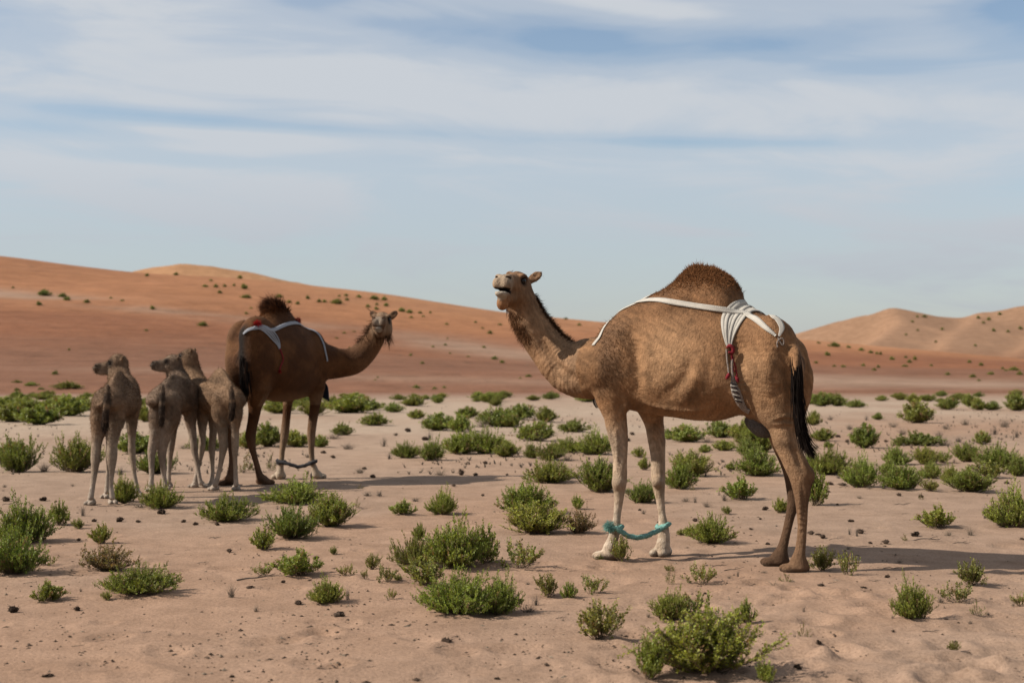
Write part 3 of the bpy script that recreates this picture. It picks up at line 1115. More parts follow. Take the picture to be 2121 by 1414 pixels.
    # head
    eyes, HA, hat = add_head(sd, W(1072, 593, 10.36), (-0.33, -0.92, 0.17), 0.94, roll=-0.03, mouth=0.5, chin_bag=True)
    # tail root
    tail = [tuple(W(px, py, Y)) + (r,) for px, py, Y, r in ((1640, 712, 9.40, .03), (1648, 738, 9.30, .036), (1651, 780, 9.24, .034), (1653, 835, 9.22, .03), (1660, 890, 9.2, .02), (1672, 925, 9.2, .012))]
    sd.tube(tail, 0.02, 5)
    # udder
    sd.ell(W(1576, 872, 9.66), I, (.10, .09, .085), 0.04)
    tan, dark, brown = np.array((.30, .165, .084)), np.array((.10, .052, .028)), np.array((.205, .105, .050))
    leg, hleg, face = np.array((.52, .40, .295)), np.array((.165, .095, .055)), np.array((.36, .245, .155))
    heel = hat(-.09, 0, 0)
    def colour(V):
        u, v, z = A.uvz(V)
        px, py = proj(V)
        n = fbm(V[:, 0] * 6 + V[:, 1] * 3, V[:, 2] * 6, 5, 4)
        n2 = fbm(V[:, 0] * 18, V[:, 2] * 18 + V[:, 1] * 9, 9, 3)
        c = np.repeat(tan[None], len(V), 0)
        body = smooth(-.84, -.8, u) * smooth(.86, .8, u)
        c = blend(c, np.array((.25, .135, .068)), smooth(1.40, 1.62, z + .22 * n) * .8 * body)
        c = blend(c, brown, smooth(1.60, 1.82, z + .16 * n + .06 * n2) * body * .85)
        c = blend(c, dark, smooth(2.035, 2.10, z + .05 * n) * body * .85)
        c = blend(c, np.array((.40, .265, .165)), smooth(1.12, .98, z + .06 * n) * body * .6)         # paler belly
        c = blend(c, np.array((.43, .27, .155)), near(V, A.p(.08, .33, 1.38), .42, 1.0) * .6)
        c = blend(c, np.array((.42, .27, .16)), near(V, A.p(-.5, .3, 1.25), .32, 1.0) * .5)       # paler patch on the left flank
        c = blend(c, np.array((.17, .098, .056)), np.exp(-np.abs((px - 1262 + 34 * n + 14 * n2) / 34) ** 3) * smooth(1222, 1234, px) * smooth(640, 700, py) * smooth(845, 780, py + 40 * n) * (z > .9) * body * .85)
        # fore legs go nearly white, hind legs brown
        c = blend(c, leg, smooth(1.0, .72, z + .12 * n) * (u > .2))
        c = blend(c, np.array((.57, .475, .385)), smooth(.5, .2, z + .1 * n) * (u > .2))
        c = blend(c, (.30, .21, .14), smooth(.05, .3, n2 + .4 * n) * (z < .9) * (u > .2) * .5)
        c = blend(c, np.array((.38, .29, .2)), np.exp(-((z - .50) / .06) ** 2) * (u > .2) * .5)
        c = blend(c, hleg, smooth(.86, .45, z + .18 * n) * (u <= .2) * .8)
        c = blend(c, np.array((.085, .048, .028)), smooth(.85, .5, z + .2 * n2) * (u <= .2) * (v < .08) * .85)
        # tail black
        tl = near(V, W(1655, 760, 9.26), .45, .2) * (np.array([0]) + smooth(-.80, -.86, u))
        c = blend(c, (.02, .014, .011), tl)
        c = blend(c, (.05, .032, .022), smooth(-.66, -.76, u) * smooth(.9, 1.0, z) * smooth(.10, .02, np.abs(v - .02)) * .7)
        # neck and head
        hd = (u > .78)
        c = blend(c, np.array((.36, .225, .135)), hd * .8)
        c = blend(c, brown, hd * smooth(.0, .3, n + .1) * .35)
        c = blend(c, (.22, .125, .07), near(V, hat(.06, 0, -.02), .26, .4) * .8)
        c = blend(c, (.46, .37, .28), near(V, hat(.33, 0, -.05), .11, .5) * .85)
        c = blend(c, (.46, .42, .36), near(V, hat(.345, 0, -.135), .062, .35) * .9)
        c = blend(c, (.36, .17, .075), near(V, hat(.27, 0, -.215), .075, .5) * .8)
        c = blend(c, (.035, .022, .016), np.maximum(near(V, hat(.105, .09, .02), .055, .6), near(V, hat(.105, -.09, .02), .055, .6)) * .9)
        c = blend(c, (.012, .008, .008), near(V, hat(.31, 0, -.108), .085, .3) * (np.abs((V - hat(.31, 0, -.108)) @ HA[2]) < .0135))
        c = blend(c, (.03, .02, .016), np.maximum(near(V, hat(.335, .045, -.014), .024, .5), near(V, hat(.335, -.045, -.014), .024, .5)) * .9)
        c = blend(c, (.13, .12, .11), near(V, W(1576, 878, 9.66), .12, .3) * .8)
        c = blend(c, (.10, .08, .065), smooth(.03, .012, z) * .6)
        along, perp = -.55 * u - .75 * z, .75 * u - .55 * z + v
        n3 = fbm(perp * 52 + 2 * n, along * 20, 83, 3) * smooth(.35, .8, z)
        return c * np.array((.96, .92, .86)) * (1 + .26 * n[:, None] + .14 * n2[:, None] + .40 * n3[:, None])
    nline = catmull(np.array([W(px, py, Y) for px, py, w, Y in rows]), 12)
    narc = np.concatenate([[0], np.cumsum(np.linalg.norm(np.diff(nline, axis=0), axis=1))])
    def wrinkle(V):
        u, v, z = A.uvz(V)
        w = np.where((u > .80) & (z > 1.1))[0]
        i = np.argmin(((V[w][:, None] - nline[None]) ** 2).sum(2), 1)
        off = V[w] - nline[i]
        rad = off / np.maximum(np.linalg.norm(off, axis=1, keepdims=True), 1e-4)
        n = fbm(V[w][:, 0] * 9, V[w][:, 2] * 9, 77, 2)
        amp = .0055 * smooth(.10, .22, narc[i]) * smooth(.80, .45, narc[i]) * (.25 + .75 * smooth(-.2, .7, rad[:, 2]))
        V = V.copy()
        V[w] += rad * (amp * np.sin(narc[i] * 2 * np.pi / .038 + 5 * n) + .006 * n)[:, None]
        nrm = rough_normals(V, A.sd_q)
        s = np.sign((nrm * (V - V.mean(0))).sum()); nrm = nrm * s
        lump = .010 * fbm(u * 5 + 3, z * 5 + v * 4, 61, 3) + .004 * fbm(u * 16, z * 16 + v * 12, 63, 2)
        V = V + nrm * (lump * smooth(.55, .9, z))[:, None]
        return strokes(V, nrm, ((V - A.C) @ A.ev) > -.03, [
            (.012, 4.5, ((1326, 828), (1345, 836), (1370, 842), (1400, 847), (1440, 849), (1480, 846))), (-.010, 6, ((1330, 840), (1370, 852), (1410, 858), (1460, 858))),
            (-.026, 13, ((1312, 690), (1312, 740), (1316, 785), (1326, 825))), (-.024, 20, ((1528, 690), (1530, 750), (1540, 815))),
            (-.016, 14, ((1432, 735), (1424, 770), (1402, 800), (1372, 822))), (.010, 16, ((1445, 730), (1440, 775), (1418, 815))),
            (.016, 20, ((1296, 655), (1282, 715), (1266, 785))), (-.012, 8, ((1622, 745), (1634, 800), (1640, 850))), (.014, 22, ((1590, 700), (1592, 770), (1588, 825))),
            (.006, 3, ((1602, 868), (1625, 862), (1646, 866))), (.006, 3, ((1604, 880), (1626, 876), (1647, 880))), (-.005, 3, ((1604, 874), (1625, 869), (1647, 873))),
            (-.014, 10, ((1205, 796), (1168, 770), (1138, 735), (1118, 695))), (.010, 10, ((1190, 770), (1158, 742), (1135, 705))), (-.012, 10, ((1170, 790), (1150, 775), (1146, 750))),
            (-.006, 4, ((1283, 895), (1285, 930), (1284, 970))), (.006, 3, ((1276, 890), (1279, 930), (1277, 975))), (-.006, 4, ((1362, 900), (1365, 935), (1366, 975))),
            (-.006, 4, ((1662, 1005), (1665, 1050), (1666, 1110))), (.006, 3, ((1655, 1000), (1657, 1050), (1657, 1120))), (-.010, 6, ((1640, 925), (1652, 950), (1662, 975))),
            (.010, 7, ((1290, 822), (1298, 834), (1292, 846))), (-.008, 4, ((1278, 826), (1284, 838), (1282, 852)))])
    A.finish(colour, wrinkle)
    A.hat = hat
    A.eyes(eyes, .024)
    down = np.array((0, 0, -1.0))
    def lie(P, Nn):
        t = -A.eu * .55 + down * .75
        t = t - Nn * (Nn @ t)[:, None]
        return t + Nn * .28
    def up(P, Nn):
        return Nn * .8 + np.array((0, 0, .75)) - A.eu * .25
    def zc(P): return P[:, 2]
    U = lambda P: (P - A.C) @ A.eu
    A.hair('coat_hair', lambda P, n: smooth(.5, .95, P[:, 2]) * (U(P) < .80) * (.5 + .8 * (P[:, 2] > 1.7)), 70000, .013, .0024, lie, 1, jitter=.26, cvar=.24)
    A.hair('hump_hair', lambda P, n: smooth(1.80, 2.02, P[:, 2]) ** 1.5 * (np.abs(U(P)) < .45), 15000, lambda P: .018 + .045 * smooth(1.98, 2.09, P[:, 2]) ** 2 + .055 * np.exp(-((U(P) - A.sag(1440, 545)[0]) / .07) ** 2) * smooth(2.03, 2.1, P[:, 2]), .0045, up, 2, jitter=.5, curl=.35, segs=2, cvar=.26, tint=(1.25, 1.12, 1.02))
    pxm = lambda P: proj(P)
    def shoulder(P, n):
        px, py = proj(P)
        return np.exp(-np.abs((px - 1266) / 34) ** 3) * smooth(1224, 1250, px) * smooth(640, 710, py) * smooth(840, 780, py) * ((P - A.C) @ A.ev > -.05) * (U(P) < .84)
    A.hair('shoulder_hair', shoulder, 3200, .024, .0034, lambda P, n: lie(P, n) - n * .05, 3, jitter=.30, curl=.35, segs=2, cvar=.16, tint=(1.1, 1.08, 1.06))
    # mane along the crest of the neck, beard along the throat
    nr = np.array([W(px, py, Y) for px, py, w, Y in rows])
    nd = catmull(nr, 8)
    def nk(P):
        i = np.argmin(((P[:, None] - nd[None]) ** 2).sum(2), 1)
        T = np.gradient(nd, axis=0)[i]
        T = T / np.linalg.norm(T, axis=1, keepdims=True)
        return T, (P - nd[i]), i / (len(nd) - 1)
    def crest_mask(P, n):
        m = (U(P) > .83) & (np.linalg.norm(P - hat(0.16, 0, -.04), axis=1) > .235) & (np.linalg.norm(P - hat(0.0, 0, 0), axis=1) > .135)
        out = np.zeros(len(P)); w = np.where(m)[0]
        if len(w):
            px, py = proj(P[w])
            T, off, s = nk(P[w])
            upv = unit((0.75, .1, .65))
            cosu = (n[w] @ upv)
            out[w] = smooth(.72, .95, cosu) * smooth(.35, .5, s)
        return out
    A.hair('mane', crest_mask, 2600, .04, .0045, lambda P, n: n * .55 + np.array((.3, 0, -.5)), 4, jitter=.3, curl=.2, segs=2, tint=(.32, .27, .24), cvar=.35)
    def throat_mask(P, n):
        m = (U(P) > .95) & (np.linalg.norm(P - hat(0.30, 0, -.12), axis=1) > .20) & (np.linalg.norm(P - hat(0.1, 0, 0), axis=1) > .19)
        px, py = proj(P)
        return m * smooth(.35, .9, n @ unit((-.75, -.35, -.45))) * smooth(725, 680, py) * smooth(632, 655, py)
    A.hair('throat_hair', throat_mask, 900, .04, .0042, lambda P, n: n * .12 + np.array((-.15, 0, -1.0)), 5, jitter=.25, curl=.2, segs=2, tint=(.45, .36, .30), cvar=.35)
    A.hair('ear_hair', lambda P, n: (np.linalg.norm(P - hat(-.1, .10, .12), axis=1) < .11) * 1.0 + (np.linalg.norm(P - hat(-.1, -.10, .12), axis=1) < .11) * 1.0,
           900, .013, .002, lambda P, n: n * .5 + HA[2] * .4 + (P - hat(-.08, 0, .05)) * 4, 6, jitter=.3, tint=(.7, .65, .6))
    strand_tail('tail_hair', A.root, tail[1:] + [tuple(W(1684, 945, 9.2)) + (.01,)], .0075, (.022, .015, .012), 7, 1500, .013)
    tag(A.root, 'tan camel with white harness and pale hobbled forelegs, head turned with mouth open', 'camel')
    return A


tan_camel = build_tan_camel()


# ============================================================ the dark brown camel
def build_dark_camel():
    A = Animal('camel', (-2.79, 17.0), (0.47, 0.88), (-3.75, 15.9, -0.06), (-1.15, 18.3, 2.34), 0.0125, HIDE)
    sd = A.sd
    ax = A.ev
    sd.loft(A.C, A.eu, A.ev, [(.78, 1.50, 1.30, .07), (.68, 1.70, 1.10, .22), (.52, 1.83, 1.02, .29), (.3, 1.90, .98, .34), (.05, 1.93, .96, .385), (-.2, 1.93, .99, .385),
                              (-.42, 1.89, 1.08, .345), (-.56, 1.82, 1.18, .29), (-.66, 1.72, 1.26, .22), (-.715, 1.62, 1.32, .15), (-.735, 1.55, 1.36, .09)], 0.05, 0.08)
    sd.loft(A.C, A.eu, A.ev, [(.38, 1.88, 1.6, .05), (.28, 1.97, 1.6, .15), (.16, 2.06, 1.6, .18), (.05, 2.13, 1.6, .19), (-.06, 2.15, 1.6, .19), (-.18, 2.09, 1.6, .18), (-.30, 1.98, 1.6, .16), (-.42, 1.86, 1.6, .05)], 0.06, 0.48)
    for rows_u, rows_l, Yt, Yf in (
            ([(533, 700, 92), (536, 745, 92), (535, 785, 72), (531, 815, 52)], [(532, 805, 54), (529, 835, 32), (526, 862, 24), (521, 888, 22), (519, 904, 22), (523, 930, 15), (530, 955, 12), (536, 978, 14), (540, 990, 19)], 16.45, 16.62),
            ([(505, 705, 84), (501, 750, 82), (497, 790, 62), (493, 820, 46)], [(493, 815, 46), (487, 845, 29), (481, 875, 23), (478, 904, 22), (480, 930, 15), (480, 955, 12), (478, 980, 15), (475, 992, 19)], 16.68, 16.45)):
        sd.tube(leg_rows(rows_u, Yt, Yt), 0.07, 5, (ax, 0.7))
        sd.tube(leg_rows(rows_l, Yt, Yf), 0.03, 5)
    for rows_u, rows_l, Yt, Yf in (
            ([(648, 715, 62), (656, 755, 58), (656, 790, 42), (655, 815, 32)], [(656, 800, 36), (653, 835, 23), (648, 870, 19), (645, 895, 18), (645, 905, 17), (645, 930, 12), (647, 955, 11), (652, 972, 14), (655, 982, 17)], 17.38, 17.48),
            ([(600, 720, 60), (600, 770, 54), (598, 810, 36)], [(599, 800, 36), (596, 835, 20), (593, 868, 17), (590, 895, 18), (589, 905, 17), (585, 930, 12), (583, 955, 11), (581, 972, 14), (580, 982, 17)], 17.58, 17.48)):
        sd.tube(leg_rows(rows_u, Yt, Yt), 0.06, 5, (ax, 0.65))
        sd.tube(leg_rows(rows_l, Yt, Yf), 0.03, 5)
    I = (A.eu, A.ev, np.array((0, 0, 1.)))
    sd.ell(W(616, 812, 17.45), I, (.075, .075, .06), 0.04)
    for px, py, toe in ((546, 1003, (.9, -.5)), (471, 1005, (-.7, -.6)), (656, 991, (.7, -.65)), (579, 991, (-.25, -.95))):
        g = G(px, py)
        add_foot(sd, (g[0], g[1], ground_z(g[0], g[1]) - .004), toe, .95)
    rows = [(640, 745, 90, 17.35), (676, 750, 72, 17.55), (705, 752, 60, 17.65), (732, 747, 56, 17.7), (754, 730, 50, 17.7), (772, 707, 44, 17.68), (783, 686, 38, 17.65), (790, 668, 34, 17.62)]
    sd.tube([tuple(W(px, py, Y)) + (w / 2 * Y / FPX,) for px, py, w, Y in rows], 0.06, 6, ((0.1, -.98, 0), .8))
    eyes, HA, hat = add_head(sd, W(792, 668, 17.58), (-0.02, -0.98, 0.12), 1.14, mouth=0.0)
    tail = [tuple(W(px, py, Y)) + (r,) for px, py, Y, r in ((510, 712, 16.46, .03), (508, 735, 16.30, .045), (507, 768, 16.22, .042), (508, 805, 16.2, .03), (509, 832, 16.2, .015))]
    sd.tube(tail, .02, 5)
    dk, mid = np.array((.086, .034, .012)), np.array((.135, .058, .021))
    def colour(V):
        u, v, z = A.uvz(V)
        px, py = proj(V)
        n = fbm(V[:, 0] * 5 + V[:, 1] * 3, V[:, 2] * 5, 15, 4)
        n2 = fbm(V[:, 0] * 18, V[:, 2] * 18 + V[:, 1] * 9, 19, 3)
        c = np.repeat(dk[None], len(V), 0)
        c = blend(c, mid, smooth(-.1, .3, n) * .7)
        c = blend(c, (.22, .118, .06), smooth(.05, .4, v) * .8 * (z > .9))  # sunlit left side painted into the coat as a lighter tan
        c = blend(c, (.05, .026, .016), smooth(2.02, 2.1, z + .05 * n) * .8)
        c = blend(c, (.26, .16, .09), smooth(1.12, .98, z + .04 * n) * (np.abs(u) < .6) * (z > .92) * .5)
        fr = (u > .1)
        c = blend(c, (.30, .20, .125), smooth(.85, .45, z + .1 * n) * fr * .8)
        c = blend(c, (.50, .40, .30), smooth(.30, .08, z + .05 * n) * fr * .85)
        c = blend(c, (.14, .078, .045), smooth(.8, .4, z + .1 * n) * (~fr) * .8)
        c = blend(c, (.21, .112, .057), smooth(.82, 1.1, u) * .75)
        c = blend(c, (.20, .115, .062), near(V, hat(.05, 0, 0), .3, .5) * .5)
        c = blend(c, (.30, .20, .125), near(V, hat(.12, 0, -.03), .26, .4) * .6)
        c = blend(c, (.42, .34, .26), near(V, hat(.34, 0, -.05), .10, .6) * .8)
        c = blend(c, (.45, .42, .36), near(V, hat(.34, 0, -.135), .06, .4) * .8)
        c = blend(c, (.02, .014, .01), np.maximum(near(V, hat(.10, .095, .01), .075, .6), near(V, hat(.10, -.095, .01), .075, .6)) * .95)
        c = blend(c, (.03, .02, .016), np.maximum(near(V, hat(.335, .045, -.014), .024, .5), near(V, hat(.335, -.045, -.014), .024, .5)) * .8)
        c = blend(c, (.03, .02, .015), np.maximum(near(V, hat(-.09, .135, .13), .05, .5), near(V, hat(-.09, -.135, .13), .05, .5)) * .6)
        c = blend(c, (.018, .012, .009), smooth(-.74, -.80, u) * smooth(.22, .1, np.abs(v)))
        return c * (1 + .16 * n[:, None] + .14 * n2[:, None])
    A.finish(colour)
    A.eyes(eyes, .026)
    down = np.array((0, 0, -1.0))
    U = lambda P: (P - A.C) @ A.eu
    def lie(P, Nn):
        t = -A.eu * .55 + down * .75
        t = t - Nn * (Nn @ t)[:, None]
        return t + Nn * .25
    A.hair('coat_hair', lambda P, n: smooth(.4, .95, P[:, 2]), 22000, .022, .004, lie, 11, jitter=.2, cvar=.12)
    A.hair('hump_hair', lambda P, n: smooth(1.90, 2.08, P[:, 2]) ** 1.5 * (np.abs(U(P)) < .45), 9000, lambda P: .025 + .10 * smooth(1.98, 2.14, P[:, 2]) * (.5 + np.abs(np.sin(P[:, 0] * 31 + P[:, 2] * 17))), .007,
           lambda P, n: n * .4 + np.array((-.8, 0, -.05)), 12, jitter=.3, curl=.2, segs=2, cvar=.3, tint=(1.3, 1.1, 1.0))
    nd = np.array([W(px, py, Y) for px, py, w, Y in rows])
    A.hair('mane', lambda P, n: (U(P) > .9) * smooth(.7, .95, n @ unit((-.7, 0, .7))) * (proj(P)[0] < 772) * (proj(P)[0] > 742), 300, .09, .007,
           lambda P, n: n * .6 + np.array((-.2, 0, -.5)), 13, jitter=.3, curl=.2, segs=2, tint=(.45, .4, .38), cvar=.3)
    A.hair('throat_hair', lambda P, n: (proj(P)[0] > 772) * smooth(705, 690, proj(P)[1]) * smooth(668, 684, proj(P)[1]) * smooth(.2, .7, n @ unit((.2, -.4, -.9))) * (U(P) > .9) * (P[:, 1] > 17.45), 110, .13, .007,
           lambda P, n: n * .2 + down, 14, jitter=.18, curl=.15, segs=2, tint=(.6, .52, .45), cvar=.35)
    strand_tail('tail_hair', A.root, tail, .012, (.016, .011, .009), 17, 900, .016)
    tag(A.root, 'dark brown camel beside the calves, seen from behind and looking back over its shoulder', 'camel')
    return A


dark_camel = build_dark_camel()


# ============================================================ the three calves
def build_calf(C, heading, label, legs, feet, neck, head, hf, hs, tailpx, tones, seed, hump=.05, zs=1.0, du=0.0):
    lo = np.array((C[0] - .75, C[1] - .85, -.06)); hi = np.array((C[0] + .75, C[1] + .95, 1.62))
    A = Animal('camel_calf', C, heading, lo, hi, .0105, WOOL)
    sd = A.sd
    ax = A.ev
    sd.loft(A.C, A.eu, A.ev, [(u + du, a * zs, b * zs, w) for u, a, b, w in ((.50, 1.08, .98, .05), (.42, 1.16, .90, .11), (.25, 1.215, .86, .145), (.05, 1.235, .85, .165), (-.15, 1.205, .87, .165), (-.30, 1.15, .92, .15), (-.38, 1.09, .94, .12), (-.43, 1.03, .96, .07))], .05, .26)
    sd.loft(A.C, A.eu, A.ev, [(u + du, (a + hump) * zs, 1.0, w) for u, a, w in ((.26, 1.16, .03), (.14, 1.24, .075), (.02, 1.285, .085), (-.09, 1.255, .085), (-.24, 1.13, .03))], .07, .40)
    for rows, Yt, Yf, sq in legs:
        if len(rows) > 5:
            sd.tube(leg_rows([(x, y, w * .92) for x, y, w in rows], Yt, Yf), .05, 5, (ax, sq) if sq < 1 else None)
        else:
            sd.tube(leg_rows(rows, Yt, Yf), .05, 5, (ax, sq) if sq < 1 else None)
    for px, py, toe in feet:
        g = G(px, py)
        add_foot(sd, (g[0], g[1], ground_z(g[0], g[1]) - .004), toe, .62)
    sd.tube([tuple(W(px, py, Y)) + (w / 2 * Y / FPX,) for px, py, w, Y in neck], .05, 6)
    eyes, HA, hat = add_head(sd, W(*head), hf, hs, mouth=0.0, ear=.85, calf=True)
    sd.ell(hat(-.02, 0, .012), HA, np.array((.135, .118, .118)) * hs, .03)
    tail = [tuple(W(px, py, Y)) + (r,) for px, py, Y, r in tailpx]
    sd.tube(tail, .02, 5)
    coat, pale = np.array(tones[0]), np.array(tones[1])
    hx = hat(.1, 0, 0)
    tc = np.array([t[:3] for t in tail])
    def colour(V):
        u, v, z = A.uvz(V)
        n = fbm(V[:, 0] * 9 + V[:, 1] * 5, V[:, 2] * 9, seed, 4)
        n2 = fbm(V[:, 0] * 32 + V[:, 1] * 17, V[:, 2] * 32, seed + 4, 3)
        c = np.repeat(coat[None], len(V), 0)
        c = blend(c, coat * 1.45, smooth(.0, .4, n + .25) * .6)
        c = blend(c, pale, smooth(.86, .50, z + .25 * n) * .9)
        c = blend(c, np.array((.44, .36, .29)), smooth(.35, .1, z + .1 * n) * .8)
        c = blend(c, coat * .7, smooth(.05, .3, n2) * .35 * (z > .3))
        dt = np.min(np.linalg.norm(V[:, None] - tc[None], axis=2), 1)
        c = blend(c, (.04, .027, .02), smooth(.085, .045, dt) * .85 * smooth(tc[0][2] + .05, tc[1][2], z))
        c = blend(c, (.04, .03, .024), np.maximum(near(V, hat(.105, .09, .02), .06, .6), near(V, hat(.105, -.09, .02), .06, .6)) * .8)
        c = blend(c, (.09, .07, .055), near(V, hat(.33, 0, -.03), .09 * hs + .03, .6) * .75)
        c = blend(c, pale, near(V, hat(.2, 0, -.14), .12, .6) * .6)
        return c * (1 + .22 * n[:, None] + .26 * n2[:, None])
    def wool_lumps(V):
        nrm = rough_normals(V, A.sd_q)
        nrm = nrm * np.sign((nrm * (V - V.mean(0))).sum())
        return V + nrm * ((.007 * fbm(V[:, 0] * 14 + V[:, 1] * 9, V[:, 2] * 14, seed + 9, 3)) * smooth(.3, .8, V[:, 2]))[:, None]
    A.finish(colour, wool_lumps)
    A.eyes(eyes, .026 * hs)
    def lie(P, Nn):
        t = -A.eu * .3 + np.array((0, 0, -.7))
        t = t - Nn * (Nn @ t)[:, None]
        return t * .7 + Nn * .55
    A.hair('wool', lambda P, n: smooth(.55, .85, P[:, 2]), 30000, .018, .0038, lie, seed + 50, jitter=.45, curl=.5, cvar=.20, segs=2)
    strand_tail('tail_hair', A.root, tail[1:], .008, (.03, .022, .018), seed + 60, 300, .010)
    tag(A.root, label, 'camel calf', 'camel calves standing together')
    return A


calf_a = build_calf((-4.0, 14.45), (.03, 1), 'camel calf standing apart in front, its face turned in profile above its back',
    [([(215, 828, 46), (209, 862, 45), (204, 890, 33), (200, 918, 23), (198, 948, 22), (196, 975, 15), (192, 1005, 12), (188, 1030, 14)], 14.22, 14.06, 1),
     ([(237, 828, 48), (239, 862, 45), (236, 890, 33), (232, 918, 26), (231, 948, 25), (230, 975, 17), (229, 1005, 12), (232, 1030, 14)], 14.2, 14.1, 1),
     ([(262, 800, 44), (270, 845, 38), (273, 872, 26), (273, 905, 18), (273, 929, 17), (275, 950, 14), (278, 980, 10), (283, 1005, 10), (285, 1018, 12)], 14.82, 14.78, 1),
     ([(236, 820, 40), (236, 860, 32), (233, 895, 20), (229, 929, 17), (226, 955, 13), (223, 990, 10), (221, 1018, 12)], 14.86, 14.74, 1)],
    [(188, 1044, (-.2, -1)), (234, 1043, (.3, -1)), (286, 1030, (.3, -1)), (221, 1032, (-.2, -1))],
    [(256, 812, 62, 14.75), (250, 790, 50, 14.9), (246, 772, 42, 15.0), (245, 752, 38, 15.02)],
    (243, 754, 15.0), (-.97, -.1, -.05), .64,
    [(222, 800, 14.02, .025), (222, 825, 13.98, .032), (219, 860, 13.96, .032), (217, 885, 13.97, .024), (216, 898, 13.98, .012)],
    ((.185, .115, .070), (.36, .275, .20)), 31, hump=.05)
calf_b = build_calf((-3.80, 15.97), (.27, .96), 'greyish camel calf between its two siblings, head up and facing sideways',
    [([(334, 830, 44), (327, 864, 40), (322, 892, 26), (317, 916, 20), (314, 935, 18), (314, 965, 13), (314, 990, 11), (313, 1005, 13)], 15.74, 15.62, 1),
     ([(356, 830, 44), (355, 864, 40), (346, 895, 27), (338, 926, 20), (336, 945, 18), (338, 970, 13), (341, 995, 11), (343, 1003, 13)], 15.7, 15.72, 1),
     ([(384, 810, 42), (392, 845, 34), (396, 880, 22), (400, 908, 17), (402, 925, 17), (405, 945, 13), (410, 970, 10), (414, 992, 10), (416, 1000, 12)], 16.25, 16.18, 1),
     ([(362, 820, 40), (361, 858, 30), (358, 890, 20), (354, 922, 18), (352, 945, 13), (350, 975, 10), (349, 998, 12)], 16.4, 16.3, 1)],
    [(313, 1016, (-.2, -1)), (344, 1013, (.2, -1)), (418, 1009, (.8, -.5)), (349, 1008, (.1, -1))],
    [(376, 810, 56, 16.2), (370, 790, 46, 16.35), (364, 772, 38, 16.4), (358, 752, 34, 16.4)],
    (356, 751, 16.38), (-.95, -.25, .02), .62,
    [(336, 800, 15.50, .025), (336, 822, 15.47, .032), (335, 850, 15.46, .032), (335, 872, 15.47, .024), (334, 883, 15.48, .012)],
    ((.175, .118, .080), (.35, .27, .205)), 37, hump=.01)
calf_c = build_calf((-3.30, 16.10), (-.62, .78), 'woolly camel calf with a peaked little hump nuzzling beside the dark adult',
    [([(458, 828, 44), (458, 860, 40), (461, 888, 26), (462, 910, 21), (463, 924, 20), (459, 950, 13), (453, 980, 11), (446, 1003, 13)], 15.85, 15.8, 1),
     ([(484, 826, 40), (488, 858, 32), (487, 888, 20), (487, 910, 18), (487, 926, 17), (487, 950, 11), (488, 980, 10), (489, 1003, 12)], 15.8, 15.8, 1),
     ([(424, 810, 40), (420, 845, 32), (419, 880, 21), (419, 908, 16), (418, 928, 16), (414, 950, 12), (409, 975, 10), (404, 1000, 12)], 16.38, 16.25, 1),
     ([(446, 815, 40), (443, 850, 30), (442, 885, 20), (440, 912, 16), (439, 930, 16), (439, 955, 12), (440, 980, 10), (438, 1000, 12)], 16.5, 16.32, 1)],
    [(444, 1014, (-.5, -.9)), (489, 1014, (.1, -1)), (404, 1009, (-.6, -.8)), (437, 1008, (-.4, -1))],
    [(416, 812, 54, 16.5), (405, 795, 46, 16.7), (397, 770, 40, 16.8), (392, 745, 36, 16.8)],
    (389, 738, 16.8), (-.97, .1, -.1), .66,
    [(478, 800, 15.58, .025), (480, 818, 15.55, .030), (481, 842, 15.55, .030), (480, 862, 15.56, .022), (479, 872, 15.57, .012)],
    ((.205, .125, .073), (.36, .275, .20)), 41, hump=.075)


# ------------------------------------------------------------------ harness straps, cords and hobble ropes
def ribbon(name, A, pts, widths, mat, parent, off=.005, cols=4, n=8, thick=.0022, lift=None):
    """a strap laid over the body: guide points are dropped on the surface, every row follows it across its width."""
    P = catmull(np.array([np.append(p, w) for p, w in zip(pts, widths)]), n)
    C, Wd = P[:, :3], P[:, 3]
    T = np.gradient(C, axis=0)
    T /= np.linalg.norm(T, axis=1, keepdims=True)
    top, bot, cc = [], [], []
    arc = 0.0
    for i in range(len(C)):
        loc, nrm, _, d = A.bvh.find_nearest(Vector(C[i]))
        nrm = np.array(nrm); loc = np.array(loc)
        if lift is not None:
            loc = loc * (1 - lift) + C[i] * lift
        side = unit(np.cross(T[i], nrm))
        if i:
            arc += np.linalg.norm(C[i] - C[i - 1])
        for j in range(cols + 1):
            f = j / cols - .5
            q = loc + side * f * Wd[i]
            l2, n2, _, d2 = A.bvh.find_nearest(Vector(q))
            n2 = np.array(n2)
            base = np.array(l2) if lift is None else q
            top.append(base + n2 * (off + thick)); bot.append(base + n2 * (off - thick * .5))
            cc.append((j / cols, arc, 0))
    m, k = len(C), cols + 1
    V = np.array(top + bot)
    # ease out the small wobbles along the strap
    for _ in range(3):
        for h0 in (0, m * k):
            B = V[h0:h0 + m * k].reshape(m, k, 3)
            B[1:-1] = .25 * B[:-2] + .5 * B[1:-1] + .25 * B[2:]
    F = []
    o = m * k
    for i in range(m - 1):
        for j in range(cols):
            a = i * k + j
            F.append((a, a + 1, a + k + 1, a + k)); F.append((o + a, o + a + k, o + a + k + 1, o + a + 1))
        a, b = i * k, i * k + cols
        F.append((a, a + k, o + a + k, o + a)); F.append((b, o + b, o + b + k, b + k))
    for a in (0, (m - 1) * k):
        for j in range(cols):
            F.append((a + j, o + a + j, o + a + j + 1, a + j + 1))
    ob = mesh_obj(name, V - np.array(parent.location), F, mat, parent, True, np.array(cc + cc))
    return ob


